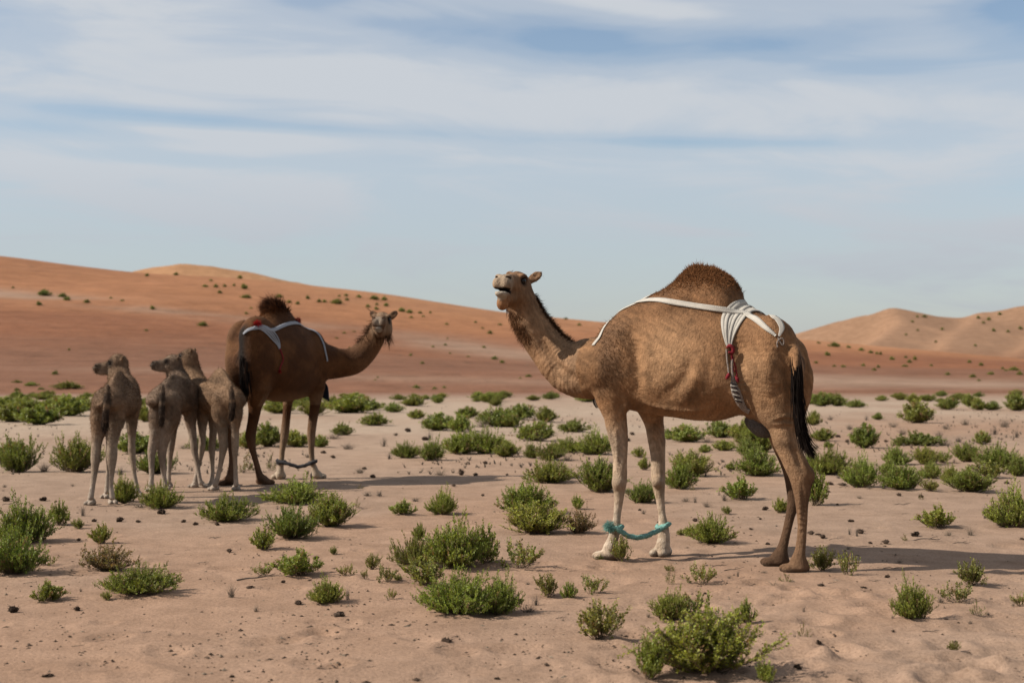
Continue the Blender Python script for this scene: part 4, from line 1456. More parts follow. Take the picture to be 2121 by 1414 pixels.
def cord(name, pts, rad, mat, parent, n=8, seg=7, twist=0.0, turns=60.0):
    """a cord along a smooth path; twist > 0 gives it the lay of a rope."""
    R = catmull(np.array(pts, float), n)
    T = np.gradient(R, axis=0); T /= np.linalg.norm(T, axis=1, keepdims=True)
    ref = np.array((0, 0, 1.0)) if abs(T[0][2]) < .8 else np.array((1.0, 0, 0))
    V, F = [], []
    arc = 0
    s = unit(np.cross(T[0], ref))
    for i in range(len(R)):
        if i:
            arc += np.linalg.norm(R[i] - R[i - 1])
        s = unit(s - T[i] * (s @ T[i]))
        t = np.cross(T[i], s)
        rr = rad if np.isscalar(rad) else np.interp(i / (len(R) - 1), np.linspace(0, 1, len(rad)), rad)
        for j in range(seg):
            a = 2 * math.pi * j / seg
            r2 = rr * (1 + twist * math.cos(3 * (a + arc * turns)))
            V.append(R[i] + (s * math.cos(a) + t * math.sin(a)) * r2)
    for i in range(len(R) - 1):
        for j in range(seg):
            a, b = i * seg + j, i * seg + (j + 1) % seg
            F.append((a, b, b + seg, a + seg))
    F.append(tuple(range(seg))[::-1]); F.append(tuple(range((len(R) - 1) * seg, len(R) * seg)))
    return mesh_obj(name, np.array(V) - np.array(parent.location), F, mat, parent)


def fuzz(name, center, r, n, length, width, color, parent, seed, squash=(1, 1, 1), droop=.3):
    rr = np.random.default_rng(seed)
    D = rr.normal(0, 1, (n, 3)); D /= np.linalg.norm(D, axis=1, keepdims=True)
    sq = np.array(squash)
    P = np.asarray(center) + D * r * sq * rr.uniform(.2, 1, (n, 1))
    tip = P + (D + np.array((0, 0, -droop)) + rr.normal(0, .4, (n, 3))) * length * rr.uniform(.5, 1.2, (n, 1))
    sd = np.cross(D, rr.normal(0, 1, (n, 3))); sd /= np.linalg.norm(sd, axis=1, keepdims=True)
    sd *= width * .5
    V = np.stack([P - sd, P + sd, tip], 1).reshape(-1, 3)
    c = np.repeat(np.clip(np.array(color) * (1 + rr.normal(0, .25, (n, 1))), .004, .9), 3, 0)
    o = mesh_obj(name, V - np.array(parent.location), np.arange(3 * n).reshape(-1, 3), HAIR, parent, True, c)
    o['kind'] = 'stuff'
    return o


def leg_loop(name, A, px, py, Yc, rad, mat, parent, lean=.0, seg=26, twist=0.0, grow=.010):
    """a ring of rope hugging the leg at a given height."""
    c = W(px, py, Yc)
    pts = []
    for k in range(seg + 1):
        a = 2 * math.pi * k / seg
        d = Vector((math.cos(a), math.sin(a), 0))
        start = Vector((c[0], c[1], c[2] + lean * math.cos(a))) + d * .16
        loc, nrm, _, dist = A.bvh.ray_cast(start, -d, .16)
        if loc is None:
            loc = Vector((c[0], c[1], start.z)) + d * .04
        pts.append(np.array(loc) + np.array(d) * grow)
    return pts


def build_tan_harness(A):
    root = empty('camel_harness', A.C)
    h = lambda *pp: [A.hit(*p) for p in pp]
    # chest strap climbing from the breast over the shoulder to the withers
    front = h((1229, 716), (1246, 690), (1264, 664), (1284, 645), (1306, 632), (1330, 622))
    ribbon('chest_strap', A, front, [.024, .026, .030, .033, .036, .038], WEB, root)
    # long side strap along the flank under the hump
    side = h((1318, 628), (1345, 622), (1380, 624), (1420, 630), (1460, 636), (1500, 642), (1540, 648), (1552, 651))
    ribbon('side_strap', A, side, [.036, .038, .038, .038, .038, .038, .036, .034], WEB, root, off=.009)
    # strap over the withers to the far side
    p = A.hit(1328, 624)
    u = (p - A.C) @ A.eu
    over = [A.hit(1322, 626), A.hit(1338, 616), A.p(u - .04, 0, 2.0), A.mirror(A.hit(1338, 618)), A.mirror(A.hit(1340, 640))]
    ribbon('withers_strap', A, over, [.04, .04, .038, .038, .038], WEB, root, off=.006)
    far = [A.mirror(q) for q in front[::-1]]
    ribbon('chest_strap', A, far, [.046, .044, .04, .036, .032, .03], WEB, root)
    ribbon('side_strap', A, [A.mirror(q) for q in side], [.046] * len(side), WEB, root)
    # broad pleated band across the loins: five woven strips gathered at the flank
    for i in range(6):
        f = i / 5 - .5
        path = [A.mirror(A.hit(1535 + 44 * f, 665)), A.mirror(A.hit(1548 + 46 * f, 634 + 8 * f)), A.hit(1549 + 44 * f, 631 + 8 * f), A.hit(1532 + 46 * f, 642 + 5 * f), A.hit(1518 + 40 * f, 660 + 2 * f),
                A.hit(1511 + 26 * f, 685), A.hit(1509 + 13 * f, 708), A.hit(1510 + 6 * f, 720)]
        ribbon('band_strip', A, path, [.030, .030, .030, .030, .027, .019, .011, .008], WEB, root, off=.005 + .0022 * (i % 2), cols=2)
    # rump straps meeting in a knot
    k = A.hit(1611, 699)
    ribbon('rump_strap', A, h((1546, 650), (1566, 662), (1588, 681), (1606, 696)), [.05, .042, .032, .016], WEB, root, off=.010)
    ribbon('rump_strap', A, [A.mirror(A.hit(1560, 655)), A.hit(1600, 648), A.hit(1610, 662), A.hit(1619, 680), A.hit(1613, 697)], [.045, .045, .045, .036, .014], WEB, root, off=.008)
    cord('knot_loop', [k + np.array(v) for v in ((0, -.012, 0), (.012, -.016, -.03), (.03, -.016, -.05), (.036, -.014, -.02), (.02, -.014, -.005), (-.006, -.016, -.03), (-.004, -.014, -.065))], .005, KNIT, root)
    # cords tied at the flank, red ends, knitted strap running down to the udder net
    q = A.hit(1510, 722)
    def dn(px, py, o=.012):
        loc = A.hit(px, py)
        l, nrm, _, _ = A.bvh.find_nearest(Vector(loc))
        return np.array(loc) + np.array(nrm) * o
    cord('red_knot', [dn(1504, 722, .016), dn(1509, 718, .026), dn(1515, 724, .026), dn(1514, 731, .022), dn(1507, 730, .020)], [.008, .013, .014, .012, .007], RED, root)
    cord('red_cord', [dn(1513, 728), dn(1518, 745), dn(1523, 762), dn(1526, 778)], .0055, RED, root)
    cord('red_cord', [dn(1512, 729, .016), dn(1515, 750, .016), dn(1520, 770, .016)], .005, RED, root)
    cord('red_tassel', [dn(1509, 772), dn(1507, 778, .018), dn(1504, 784, .016)], [.006, .014, .008], RED, root)
    cord('red_tassel', [dn(1522, 779), dn(1526, 784, .018), dn(1528, 790, .016)], [.006, .013, .007], RED, root)
    cord('hanging_cord', [dn(1504, 724), dn(1505, 745), dn(1507, 760), dn(1509, 774)], .006, KNIT, root)
    cord('hanging_cord', [dn(1515, 745), dn(1515, 765), dn(1519, 790)], .009, KNIT, root)
    ribbon('knitted_strap', A, h((1517, 780), (1520, 798), (1526, 815), (1534, 832), (1544, 846), (1553, 852)), [.02, .045, .06, .055, .05, .05], KNIT, root, off=.01)
    # striped stitches across the knitted strap
    for t in range(9):
        y = 792 + t * 4.4
        x = np.interp(y, [780, 798, 815, 832], [1517, 1520, 1526, 1534])
        cord('stitch', [dn(x - 7, y, .016), dn(x, y + 1.5, .019), dn(x + 7, y + 4, .016)], .0035, WEB if t % 2 else DARKCORD, root, n=3, seg=5)
    # udder net hanging between the thighs
    c = W(1576, 874, 9.66)
    v, f = [], []
    sg = 18
    for i in range(11):
        th = .35 + (math.pi - .35) * i / 10
        for j in range(sg):
            ph = 2 * math.pi * j / sg
            w = 1 + .045 * math.cos(6 * ph + i) + .03 * math.sin(9 * ph)
            d = A.eu * math.sin(th) * math.cos(ph) * .108 * w + A.ev * math.sin(th) * math.sin(ph) * .098 * w + np.array((0, 0, math.cos(th) * .105 * w))
            v.append(c + d + A.eu * (-.03) * max(0, -math.cos(th)))
    for i in range(10):
        for j in range(sg):
            a, b = i * sg + j, i * sg + (j + 1) % sg
            f.append((a, b, b + sg, a + sg))
    mesh_obj('udder_net', np.array(v) - np.array(root.location), f, NET, root)
    # striped tassel peeping out below the breast
    t0 = W(1238, 822, 10.2)
    for i in range(6):
        o = np.array(((i - 2.5) * .009, -.02 - .01 * (i % 2), 0))
        cord('tassel_cord', [t0 + o * .4 + np.array((.03, 0, .03)), t0 + o, t0 + o * 1.3 + np.array((.0, 0, -.04)), t0 + o * .9 + np.array((.012, 0, -.075))], .0065, WEB if i % 2 else DARKCORD, root, n=4, seg=6)
    tag(root, 'white woven strap harness with red cords on the tan camel', 'harness')


build_tan_harness(tan_camel)


def build_tan_hobble(A):
    a, b = W(1275, 1094, 10.07), W(1374, 1090, 10.25)
    root = empty('hobble_rope', (a + b) / 2 * np.array((1, 1, 0)))
    la = leg_loop('', A, 1275, 1093, 10.07, .016, TEAL, root, .012)
    lb = leg_loop('', A, 1374, 1088, 10.25, .016, TEAL, root, .012)
    cord('leg_loop', la, .017, TEAL, root, n=3, seg=9, twist=.16, turns=30)
    cord('leg_loop', lb, .016, TEAL, root, n=3, seg=9, twist=.16, turns=30)
    s0, s1 = W(1284, 1098, 10.00), W(1368, 1094, 10.17)
    mid = [s0 + (s1 - s0) * t + np.array((0, -.02, -.052 * math.sin(math.pi * t ** .85))) for t in (0, .2, .4, .6, .8, 1)]
    cord('slack_rope', [W(1276, 1092, 9.98)] + mid + [W(1380, 1088, 10.17)], .017, TEAL, root, n=10, seg=10, twist=.2, turns=26)
    fuzz('frayed_end', W(1262, 1089, 9.98), .036, 900, .022, .004, (.21, .42, .36), root, 5, (1.0, .8, 1.0))
    P = np.array([s0 + (s1 - s0) * t + np.array((0, -.02, -.052 * math.sin(math.pi * t ** .85))) for t in np.linspace(0, 1, 12)])
    for i, q in enumerate(P):
        fuzz('loose_fibre', q, .017, 150, .014, .0022, (.20, .40, .34), root, 50 + i)
    tag(root, 'frayed turquoise rope tying together the pale forelegs of the tan camel', 'rope')


build_tan_hobble(tan_camel)


def build_dark_harness(A):
    root = empty('camel_harness', A.C)
    h = lambda *pp: [A.hit(*p) for p in pp]
    side = h((548, 680), (562, 684), (580, 678), (602, 670), (622, 667), (640, 674), (656, 690), (667, 708), (673, 728), (677, 748))
    ribbon('side_strap', A, side, [.025, .042, .046, .046, .044, .04, .034, .028, .022, .018], WEB2, root, off=.012)
    for i in range(4):
        f = i / 3 - .5
        ribbon('band_strip', A, h((524 + 4 * f, 680 - 4 * f), (540 + 8 * f, 678 - 5 * f), (555 + 10 * f, 686 - 6 * f), (566 + 11 * f, 698 - 5 * f), (575 + 6 * f, 712 - 2 * f), (578 + 1.5 * f, 723)),
               [.022, .022, .022, .020, .014, .009], WEB2, root, off=.009 + .002 * (i % 2), cols=2)
    ribbon('rump_strap', A, h((545, 679), (528, 680), (514, 684), (505, 692)), [.045, .04, .035, .02], WEB2, root, off=.011)
    far = [A.mirror(q) for q in side[1:5]]
    ribbon('side_strap', A, far, [.055] * 4, WEB2, root)
    def dn(px, py, o=.014):
        loc = A.hit(px, py)
        l, nrm, _, _ = A.bvh.find_nearest(Vector(loc))
        return np.array(loc) + np.array(nrm) * o
    cord('hanging_cord', [dn(578, 722), dn(583, 735), dn(585, 745), dn(580, 757), dn(577, 766)], .008, RED, root)
    fuzz('red_tassel', A.hit(533, 675) + np.array((0, 0, .03)), .035, 320, .035, .006, (.34, .018, .018), root, 71)
    fuzz('red_tassel', A.hit(617, 665) + np.array((0, 0, .03)), .03, 300, .03, .006, (.34, .018, .018), root, 72)
    fuzz('red_tassel', dn(578, 768), .012, 120, .02, .005, (.3, .02, .02), root, 73)
    for i in range(5):
        t0 = W(672 + i * 1.2, 800, 17.62 - .01 * i)
        cord('tassel_cord', [t0 + np.array((-.03, .02, .04)), t0, t0 + np.array((.006 * (i - 2), 0, -.06)), t0 + np.array((.012 * (i - 2), 0, -.14 - .01 * i))], .012, NAVY, root, n=4, seg=6)
    tag(root, 'grey and white strap harness with red tassels on the dark brown camel', 'harness')


build_dark_harness(dark_camel)


def build_dark_hobble(A):
    a, b = W(583, 955, 17.5), W(648, 957, 17.46)
    root = empty('hobble_rope', (a + b) / 2 * np.array((1, 1, 0)))
    cord('leg_loop', leg_loop('', A, 583, 957, 17.5, .02, DARKCORD, root, .01, grow=.012), .020, DARKCORD, root, n=3, seg=8, twist=.15, turns=30)
    cord('leg_loop', leg_loop('', A, 648, 957, 17.46, .02, DARKCORD, root, .01, grow=.012), .020, DARKCORD, root, n=3, seg=8, twist=.15, turns=30)
    pts = [W(px, py, Y) for px, py, Y in ((573, 953, 17.42), (584, 957, 17.38), (600, 961, 17.36), (618, 966, 17.36), (636, 962, 17.36), (651, 956, 17.36), (655, 954, 17.4))]
    cord('slack_rope', pts, .022, DARKCORD, root, n=8, seg=9, twist=.2, turns=24)
    tag(root, 'black rope tying together the forelegs of the dark brown camel', 'rope')


build_dark_hobble(dark_camel)


# ------------------------------------------------------------------ shrubs
def shrub_parts(seed, stems, leaves, leaf, spread, droop, tone, side=2, lumps=4, bare=.25, fan=1.0, brown=.06):
    """one shrub, one unit tall: curved woody stems from a common root, leaf pairs along side twigs."""
    r = np.random.default_rng(seed)
    lv, lf, lc, sv, sf = [], [], [], [], []
    centers = [(r.uniform(0, 2 * math.pi), r.uniform(.1, .85), r.uniform(.42, 1.0)) for _ in range(lumps)]

    def stem(P, w0, w1):
        b = len(sv)
        m = len(P)
        T = np.gradient(P, axis=0)
        for i in range(m):
            t = unit(T[i]); a = unit(np.cross(t, (0.3, .8, .52))); c = np.cross(t, a)
            w = w0 + (w1 - w0) * i / (m - 1)
            for k in range(3):
                an = 2 * math.pi * k / 3
                sv.append(P[i] + (a * math.cos(an) + c * math.sin(an)) * w)
        for i in range(m - 1):
            for k in range(3):
                x, y = b + i * 3 + k, b + i * 3 + (k + 1) % 3
                sf.append((x, y, y + 3, x + 3))

    def put_leaves(p, d, size, colr):
        n = len(p)
        d = d / np.linalg.norm(d, axis=1, keepdims=True)
        s = np.cross(d, r.normal(0, 1, (n, 3))); s /= np.linalg.norm(s, axis=1, keepdims=True)
        nn = np.cross(d, s)
        w = (size * r.uniform(.28, .42, n))[:, None]
        z = size[:, None]
        lv.append(np.stack([p, p + d * z * .5 + s * w + nn * z * .10, p + d * z, p + d * z * .5 - s * w + nn * z * .10], 1).reshape(-1, 3))
        lc.append(np.repeat(colr, 4, 0))

    for i in range(stems):
        az, rad, hh = centers[r.integers(lumps)]
        az += r.normal(0, .75)
        out = spread * np.clip(abs(rad + r.normal(0, .25)), .05, 1.0) * fan
        top = hh * (r.uniform(.55, 1.0) + .28 * (r.random() < .13)) * (1 - .42 * (out / spread) ** 2)
        base = np.array((r.normal(0, .07), r.normal(0, .07), -.02))
        tip = np.array((math.cos(az) * out, math.sin(az) * out, top))
        ctrl = base + np.array((tip[0] * .62, tip[1] * .62, top * r.uniform(.22, .45)))
        t = np.linspace(0, 1, 6)[:, None]
        P = base * (1 - t) ** 2 + 2 * ctrl * t * (1 - t) + tip * t ** 2
        P = P + r.normal(0, .012, P.shape) * t
        stem(P, .011, .004)
        for j in range(side + 1):
            # side twigs carry the leaves
            f = r.uniform(bare, 1.0) if j else 1.0
            k = min(int(f * 5), 4)
            q0 = P[k] + (P[k + 1] - P[k]) * (f * 5 - k) if k < 5 else P[-1]
            if j:
                dirn = unit(unit(P[-1] - P[0]) + r.normal(0, .55, 3) + np.array((0, 0, .5)))
                L = r.uniform(.10, .26)
                Q = np.array([q0, q0 + dirn * L * .5 + np.array((0, 0, .01)), q0 + dirn * L + np.array((0, 0, .04 - droop * .05))])
                stem(Q, .005, .002)
            else:
                Q = P[2:]
            tw = np.array(tone) * (1 + r.normal(0, .14))
            if r.random() < brown:
                tw = np.array((.22, .145, .06)) * r.uniform(.7, 1.2)
            nl = leaves
            g = (np.arange(nl) + r.random(nl)) / nl * (len(Q) - 1)
            a = np.minimum(g.astype(int), len(Q) - 2)
            seg = Q[a + 1] - Q[a]
            p = Q[a] + seg * (g - a)[:, None]
            d0 = seg / np.linalg.norm(seg, axis=1, keepdims=True)
            o = r.normal(0, 1, (nl, 3)); o -= d0 * (o * d0).sum(1, keepdims=True); o /= np.linalg.norm(o, axis=1, keepdims=True)
            fresh = 1 + .30 * (g / (len(Q) - 1) - .5)
            cl = tw[None] * (fresh * (1 + r.normal(0, .15, nl)))[:, None] * np.stack([1 + r.normal(0, .06, nl), np.ones(nl), 1 + r.normal(0, .1, nl)], 1)
            put_leaves(p + o * leaf * .12, d0 * .55 + o * .8 + np.array((0, 0, .25)), leaf * r.uniform(.65, 1.25, nl), np.clip(cl, .01, .6))
    lv, lc = np.vstack(lv), np.vstack(lc)
    lf = np.arange(len(lv)).reshape(-1, 4)
    return lv, lf, lc, np.array(sv), sf


GREEN, OLIVE, DARKG = (.190, .225, .034), (.195, .200, .046), (.145, .180, .029)
SPECS = {  # name: arguments of shrub_parts
    'dense1': dict(seed=1, stems=170, leaves=15, leaf=.046, spread=.95, droop=.2, tone=GREEN, side=7, lumps=9),
    'dense2': dict(seed=2, stems=180, leaves=15, leaf=.046, spread=1.05, droop=.3, tone=DARKG, side=6, lumps=10),
    'dense3': dict(seed=3, stems=190, leaves=17, leaf=.037, spread=.85, droop=.2, tone=(.205, .235, .033), side=8, lumps=9),
    'wide1': dict(seed=4, stems=210, leaves=15, leaf=.050, spread=1.5, droop=.4, tone=GREEN, side=7, lumps=13),
    'wide2': dict(seed=5, stems=180, leaves=14, leaf=.054, spread=1.6, droop=.4, tone=OLIVE, side=6, lumps=10, brown=.12),
    'upright1': dict(seed=6, stems=52, leaves=13, leaf=.066, spread=.62, droop=.0, tone=GREEN, side=5, lumps=5, bare=.3),
    'upright2': dict(seed=7, stems=42, leaves=12, leaf=.070, spread=.75, droop=.0, tone=OLIVE, side=4, lumps=5, bare=.35),
    'sparse1': dict(seed=8, stems=17, leaves=8, leaf=.072, spread=.65, droop=.0, tone=OLIVE, side=4, lumps=4, bare=.35, brown=.25),
    'sparse2': dict(seed=9, stems=13, leaves=6, leaf=.075, spread=.8, droop=.0, tone=(.17, .18, .06), side=4, lumps=3, bare=.35, brown=.4),
    'brown1': dict(seed=10, stems=75, leaves=9, leaf=.060, spread=.9, droop=.2, tone=(.21, .175, .065), side=5, lumps=6, brown=.5),
    'far1': dict(seed=11, stems=150, leaves=8, leaf=.10, spread=.95, droop=.2, tone=(.190, .220, .043), side=5, lumps=9),
    'far2': dict(seed=12, stems=160, leaves=8, leaf=.10, spread=1.25, droop=.2, tone=(.170, .200, .041), side=5, lumps=11),
}
PROTO = {}
for key, sp in SPECS.items():
    lv, lf, lc, sv, sf = shrub_parts(**sp)
    fol = mesh_obj('foliage', lv, lf, LEAF, None, False, lc)
    st = mesh_obj('stem', sv, sf, STEM, None, True)
    ext = np.percentile(np.hypot(lv[:, 0], lv[:, 1]), 93)
    PROTO[key] = (fol.data, st.data, ext, np.percentile(lv[:, 2], 98))
    bpy.data.objects.remove(fol); bpy.data.objects.remove(st)

_sr = random.Random(5)


def shrub(px, py, w, h, kind, label, group=None, name='desert_shrub', cat='shrub', at=None):
    """a shrub standing on the ground at a photo pixel, w x h pixels large there."""
    g = G(px, py) if at is None else np.asarray(at, float)
    z = float(ground_z(g[0], g[1])) if at is None else g[2]
    dist = g[1]
    fol, st, ext, top = PROTO[kind]
    sh = h * .88 * dist / FPX / top
    sw = w * .95 * dist / FPX / (2 * ext)
    # set the root a little behind the front edge of the foliage
    o = empty(name, (g[0], g[1] + sw * ext * .35 if at is None else g[1], z - .004))
    o.rotation_euler = (0, 0, _sr.uniform(0, 6.28))
    o.scale = (sw, sw, sh)
    for nm, me in (('foliage', fol), ('stem', st)):
        c = bpy.data.objects.new(nm, me)
        col.objects.link(c)
        c.parent = o
        if nm == 'foliage':
            c['kind'] = 'stuff'
    tag(o, label, cat, group)
    return o


GRP_MID = 'green shrubs on the sand between and beyond the camels'
# --- shrubs that stand out, each with its own description
UNIQUE = [
    (1470, 1393, 205, 122, 'dense3', 'broad bushy green shrub with a small shrub on either flank'),
    (1345, 1402, 80, 88, 'upright1', 'narrow green shrub leaning out from the broad bushy one on open sand'),
    (1585, 1408, 46, 46, 'upright1', 'little green shrub tucked against the broad bushy shrub, away from the narrow leaning one'),
    (1240, 1322, 98, 82, 'upright2', 'upright feathery green shrub alone on bare sand with a fan of sprigs'),
    (1385, 1278, 78, 54, 'dense1', 'compact green shrub touching a sparse twiggy one on rippled sand'),
    (1442, 1276, 82, 62, 'sparse1', 'sparse twiggy shrub touching a compact green one on rippled sand'),
    (1546, 1287, 40, 52, 'upright1', 'small upright shrub behind the broad bushy green one'),
    (945, 1268, 160, 84, 'wide1', 'wide leafy green mound in the large shrub clump before the camels'),
    (1030, 1266, 92, 72, 'dense1', 'rounded shrub joined to the end of the wide leafy mound'),
    (940, 1176, 120, 92, 'dense1', 'tallest leafy shrub in the large clump before the camels'),
    (1000, 1168, 70, 80, 'upright1', 'sprigged shrub growing against the tallest leafy shrub of the large clump'),
    (858, 1170, 96, 60, 'wide2', 'low olive shrub spreading from the large clump before the camels'),
    (880, 1212, 86, 58, 'upright2', 'loose sprigged shrub bridging the tallest shrub and the wide leafy mound'),
    (870, 1116, 32, 36, 'upright1', 'small sprig shrub standing just behind the large leafy clump'),
    (1080, 1176, 92, 62, 'sparse1', 'thin twiggy shrub beside the large clump, towards the hobbled feet'),
    (1092, 1062, 104, 64, 'dense1', 'green shrub at the back of the three grown together before the tan camel chest'),
    (1108, 1104, 112, 58, 'dense3', 'bright green shrub in the middle of the three grown together before the tan camel chest'),
    (1198, 1104, 70, 50, 'brown1', 'brownish half dry shrub growing against a bright green one'),
    (1475, 1127, 95, 55, 'wide1', 'low bright green shrub on the sand between the hobbled forelegs and the hind legs'),
    (1430, 1112, 30, 24, 'upright1', 'small tuft shrub beside the low bright green shrub under the tan camel'),
    (1286, 1161, 36, 56, 'upright2', 'thin shrub growing right against the pale hobbled front foot'),
    (1705, 1181, 50, 50, 'upright2', 'thin shrub in the camel shadow beside the hind foot'),
    (1757, 1191, 46, 56, 'sparse1', 'twiggy shrub in the camel shadow, second out from the hind foot'),
    (1895, 1284, 78, 72, 'dense1', 'dense leafy green shrub with a dry twig at its foot'),
    (2016, 1214, 58, 54, 'upright2', 'upright olive shrub just past the tip of the tan camel shadow'),
    (1950, 1091, 82, 46, 'upright1', 'low green shrub with grey dry stems at its side'),
    (2106, 1091, 100, 78, 'dense1', 'big leafy green shrub cut off by the picture edge'),
    (1690, 1046, 56, 82, 'upright1', 'tall green shrub half hidden behind the tan camel hind leg'),
    (45, 1122, 118, 80, 'dense1', 'large dark green shrub, the rear one of a pair at the picture edge'),
    (22, 1188, 130, 86, 'dense2', 'large dark green shrub, the front one of a pair at the picture edge'),
    (120, 1088, 44, 50, 'upright1', 'small upright shrub beside the pair of large dark green shrubs'),
    (92, 1170, 44, 24, 'sparse1', 'straggly low plant by the front large dark green shrub'),
    (210, 1123, 52, 40, 'upright1', 'round little shrub behind the brown tinged one'),
    (216, 1178, 112, 56, 'brown1', 'brown tinged spreading shrub just behind the long low green one'),
    (278, 1228, 152, 54, 'wide1', 'long low green shrub spreading over bare sand'),
    (92, 1240, 70, 42, 'upright1', 'pale green shrub low on bare sand beyond the long low one'),
    (256, 1042, 54, 50, 'dense1', 'green shrub between the feet of the foremost calf'),
    (332, 1053, 78, 50, 'wide1', 'spreading shrub just in front of the middle calf hind feet'),
    (462, 1079, 116, 52, 'wide1', 'wide green shrub in front of the calves and the dark camel'),
    (605, 1044, 112, 48, 'dense1', 'dense round green shrub just in front of the dark camel feet'),
    (684, 1090, 82, 64, 'dense3', 'leafy green shrub on the sand past the dense round one'),
    (602, 1114, 98, 66, 'dense2', 'dark leafy shrub joined to a smaller one in front of it'),
    (546, 1134, 62, 46, 'upright1', 'smaller shrub joined to the front of the dark leafy one'),
    (622, 1191, 106, 54, 'upright1', 'sprawling green shrub alone on the sand with spiky sprigs'),
    (676, 1246, 68, 46, 'dense1', 'small green shrub beside grey dry grass on bare sand'),
    (500, 979, 70, 46, 'sparse2', 'olive brown twiggy bush behind the dark camel hind legs'),
    (557, 976, 30, 42, 'sparse2', 'narrow twiggy bush between the dark camel hind and fore legs'),
    (1905, 875, 56, 46, 'far1', 'single round dark green bush on open ground before the green belt'),
]
for u in UNIQUE:
    shrub(*u)

# --- look-alike shrubs, told apart by their place only
MID = [  # px, base, w, h, kind
    (37, 978, 84, 66, 'dense2'), (148, 979, 92, 68, 'dense2'), (278, 938, 70, 40, 'far1'), (316, 984, 76, 46, 'dense2'), (420, 933, 64, 28, 'far2'),
    (514, 929, 38, 32, 'far1'), (553, 926, 48, 46, 'far1'), (613, 926, 50, 32, 'far1'), (664, 927, 27, 24, 'far1'),
    (835, 1067, 50, 30, 'upright1'), (915, 1063, 52, 46, 'dense1'),
    (843, 949, 54, 30, 'wide1'), (892, 954, 50, 40, 'dense1'), (950, 941, 74, 44, 'dense1'), (1010, 941, 84, 46, 'wide1'), (1050, 948, 48, 30, 'dense3'),
    (1102, 951, 28, 30, 'dense1'), (1136, 954, 58, 34, 'dense2'), (1182, 939, 66, 28, 'wide1'), (1233, 943, 68, 46, 'dense1'),
    (905, 891, 56, 34, 'far1'), (950, 894, 42, 34, 'far1'), (775, 881, 50, 24, 'far2'), (1035, 883, 76, 36, 'far2'), (1072, 869, 62, 30, 'far1'), (1056, 884, 34, 26, 'far1'),
    (1115, 914, 74, 38, 'far2'), (1132, 874, 36, 30, 'far1'), (1190, 894, 52, 24, 'far2'), (1140, 1001, 96, 44, 'wide1'), (1241, 1019, 74, 64, 'dense3'),
    (1330, 1041, 60, 40, 'dense1'), (1195, 1053, 28, 28, 'upright1'), (1407, 1013, 60, 54, 'dense1'), (1432, 988, 66, 48, 'dense3'), (1324, 949, 28, 22, 'upright1'), (1336, 973, 24, 28, 'upright1'),
    (1385, 909, 24, 20, 'far1'), (1427, 916, 58, 34, 'far1'), (1490, 906, 58, 34, 'far2'), (1502, 933, 40, 20, 'far1'), (1545, 915, 60, 44, 'far1'), (1578, 938, 74, 52, 'dense3'), (1552, 945, 40, 34, 'dense1'),
    (1575, 986, 80, 56, 'dense1'), (1460, 938, 22, 16, 'far1'), (1515, 975, 20, 18, 'upright1'), (1540, 1034, 72, 46, 'upright1'), (1616, 1059, 38, 30, 'upright1'),
    (1788, 1012, 62, 58, 'dense1'), (1873, 1018, 80, 50, 'dense1'), (1845, 991, 38, 38, 'upright1'), (1930, 992, 42, 32, 'dense1'), (1930, 1021, 34, 24, 'upright2'),
    (1975, 1002, 40, 34, 'dense1'), (2012, 1020, 80, 44, 'dense3'), (1720, 984, 78, 50, 'wide1'), (1675, 971, 42, 30, 'dense1'), (1756, 993, 32, 24, 'upright1'),
    (1860, 961, 48, 36, 'dense1'), (1918, 961, 42, 34, 'dense3'), (1953, 958, 34, 24, 'upright2'), (2003, 956, 46, 36, 'dense3'), (2053, 989, 66, 34, 'upright2'), (2075, 967, 86, 44, 'wide1'), (2112, 985, 40, 40, 'dense1'),
    (1793, 929, 48, 46, 'far1'), (1905, 923, 78, 26, 'far2'), (2038, 919, 28, 26, 'far1'), (1705, 912, 40, 24, 'far1'), (1685, 881, 24, 28, 'far1'), (1717, 928, 18, 12, 'far1'), (1870, 923, 30, 18, 'far2'),
    (1963, 848, 34, 24, 'far1'), (2010, 842, 28, 24, 'far1'), (2030, 849, 28, 24, 'far1'), (2055, 849, 28, 18, 'far1'), (2106, 850, 50, 34, 'far2'), (1818, 869, 18, 14, 'far1'),
    (1135, 1229, 42, 46, 'upright2'), (1178, 1234, 32, 34, 'upright1'), (1230, 1225, 52, 42, 'sparse1'), (1455, 1210, 62, 42, 'sparse1'), (1985, 1248, 68, 42, 'sparse1'),
    (2026, 1276, 32, 36, 'sparse2'), (2114, 1256, 34, 30, 'sparse1'), (1665, 1316, 28, 34, 'sparse2'), (1975, 1343, 24, 22, 'upright2'), (770, 1176, 30, 32, 'upright2'), (800, 1206, 42, 38, 'sparse1'),
    (811, 1237, 22, 22, 'sparse1'), (545, 1188, 42, 27, 'sparse1'), (716, 1191, 38, 26, 'sparse1'), (1385, 1211, 26, 42, 'sparse2'), (1632, 1207, 34, 22, 'sparse2'), (1122, 1002, 30, 30, 'upright2'),
    (745, 1015, 16, 12, 'sparse2'), (862, 868, 30, 18, 'far1'), (968, 866, 40, 22, 'far1'), (1005, 872, 26, 18, 'far1'), (708, 902, 36, 24, 'far2'), (30, 935, 40, 20, 'far1'),
]
def zone(px, py):
    """the stretch of desert a plant stands on, named by the animals beside it."""
    if py > 1060:
        return (' on the bare sand in front of the calves' if px < 600 else ' on the bare sand in front of the hobbled tan camel' if px < 1500 else ' on the sand beside the tan camel shadow')
    if px < 190: return ' out beyond the foremost calf'
    if px < 690: return ' behind the legs of the calves and dark camel'
    if px < 1245: return ' between the dark camel and the tan camel'
    if px < 1660: return ' seen past the belly and legs of the tan camel'
    return ' past the tail of the tan camel'


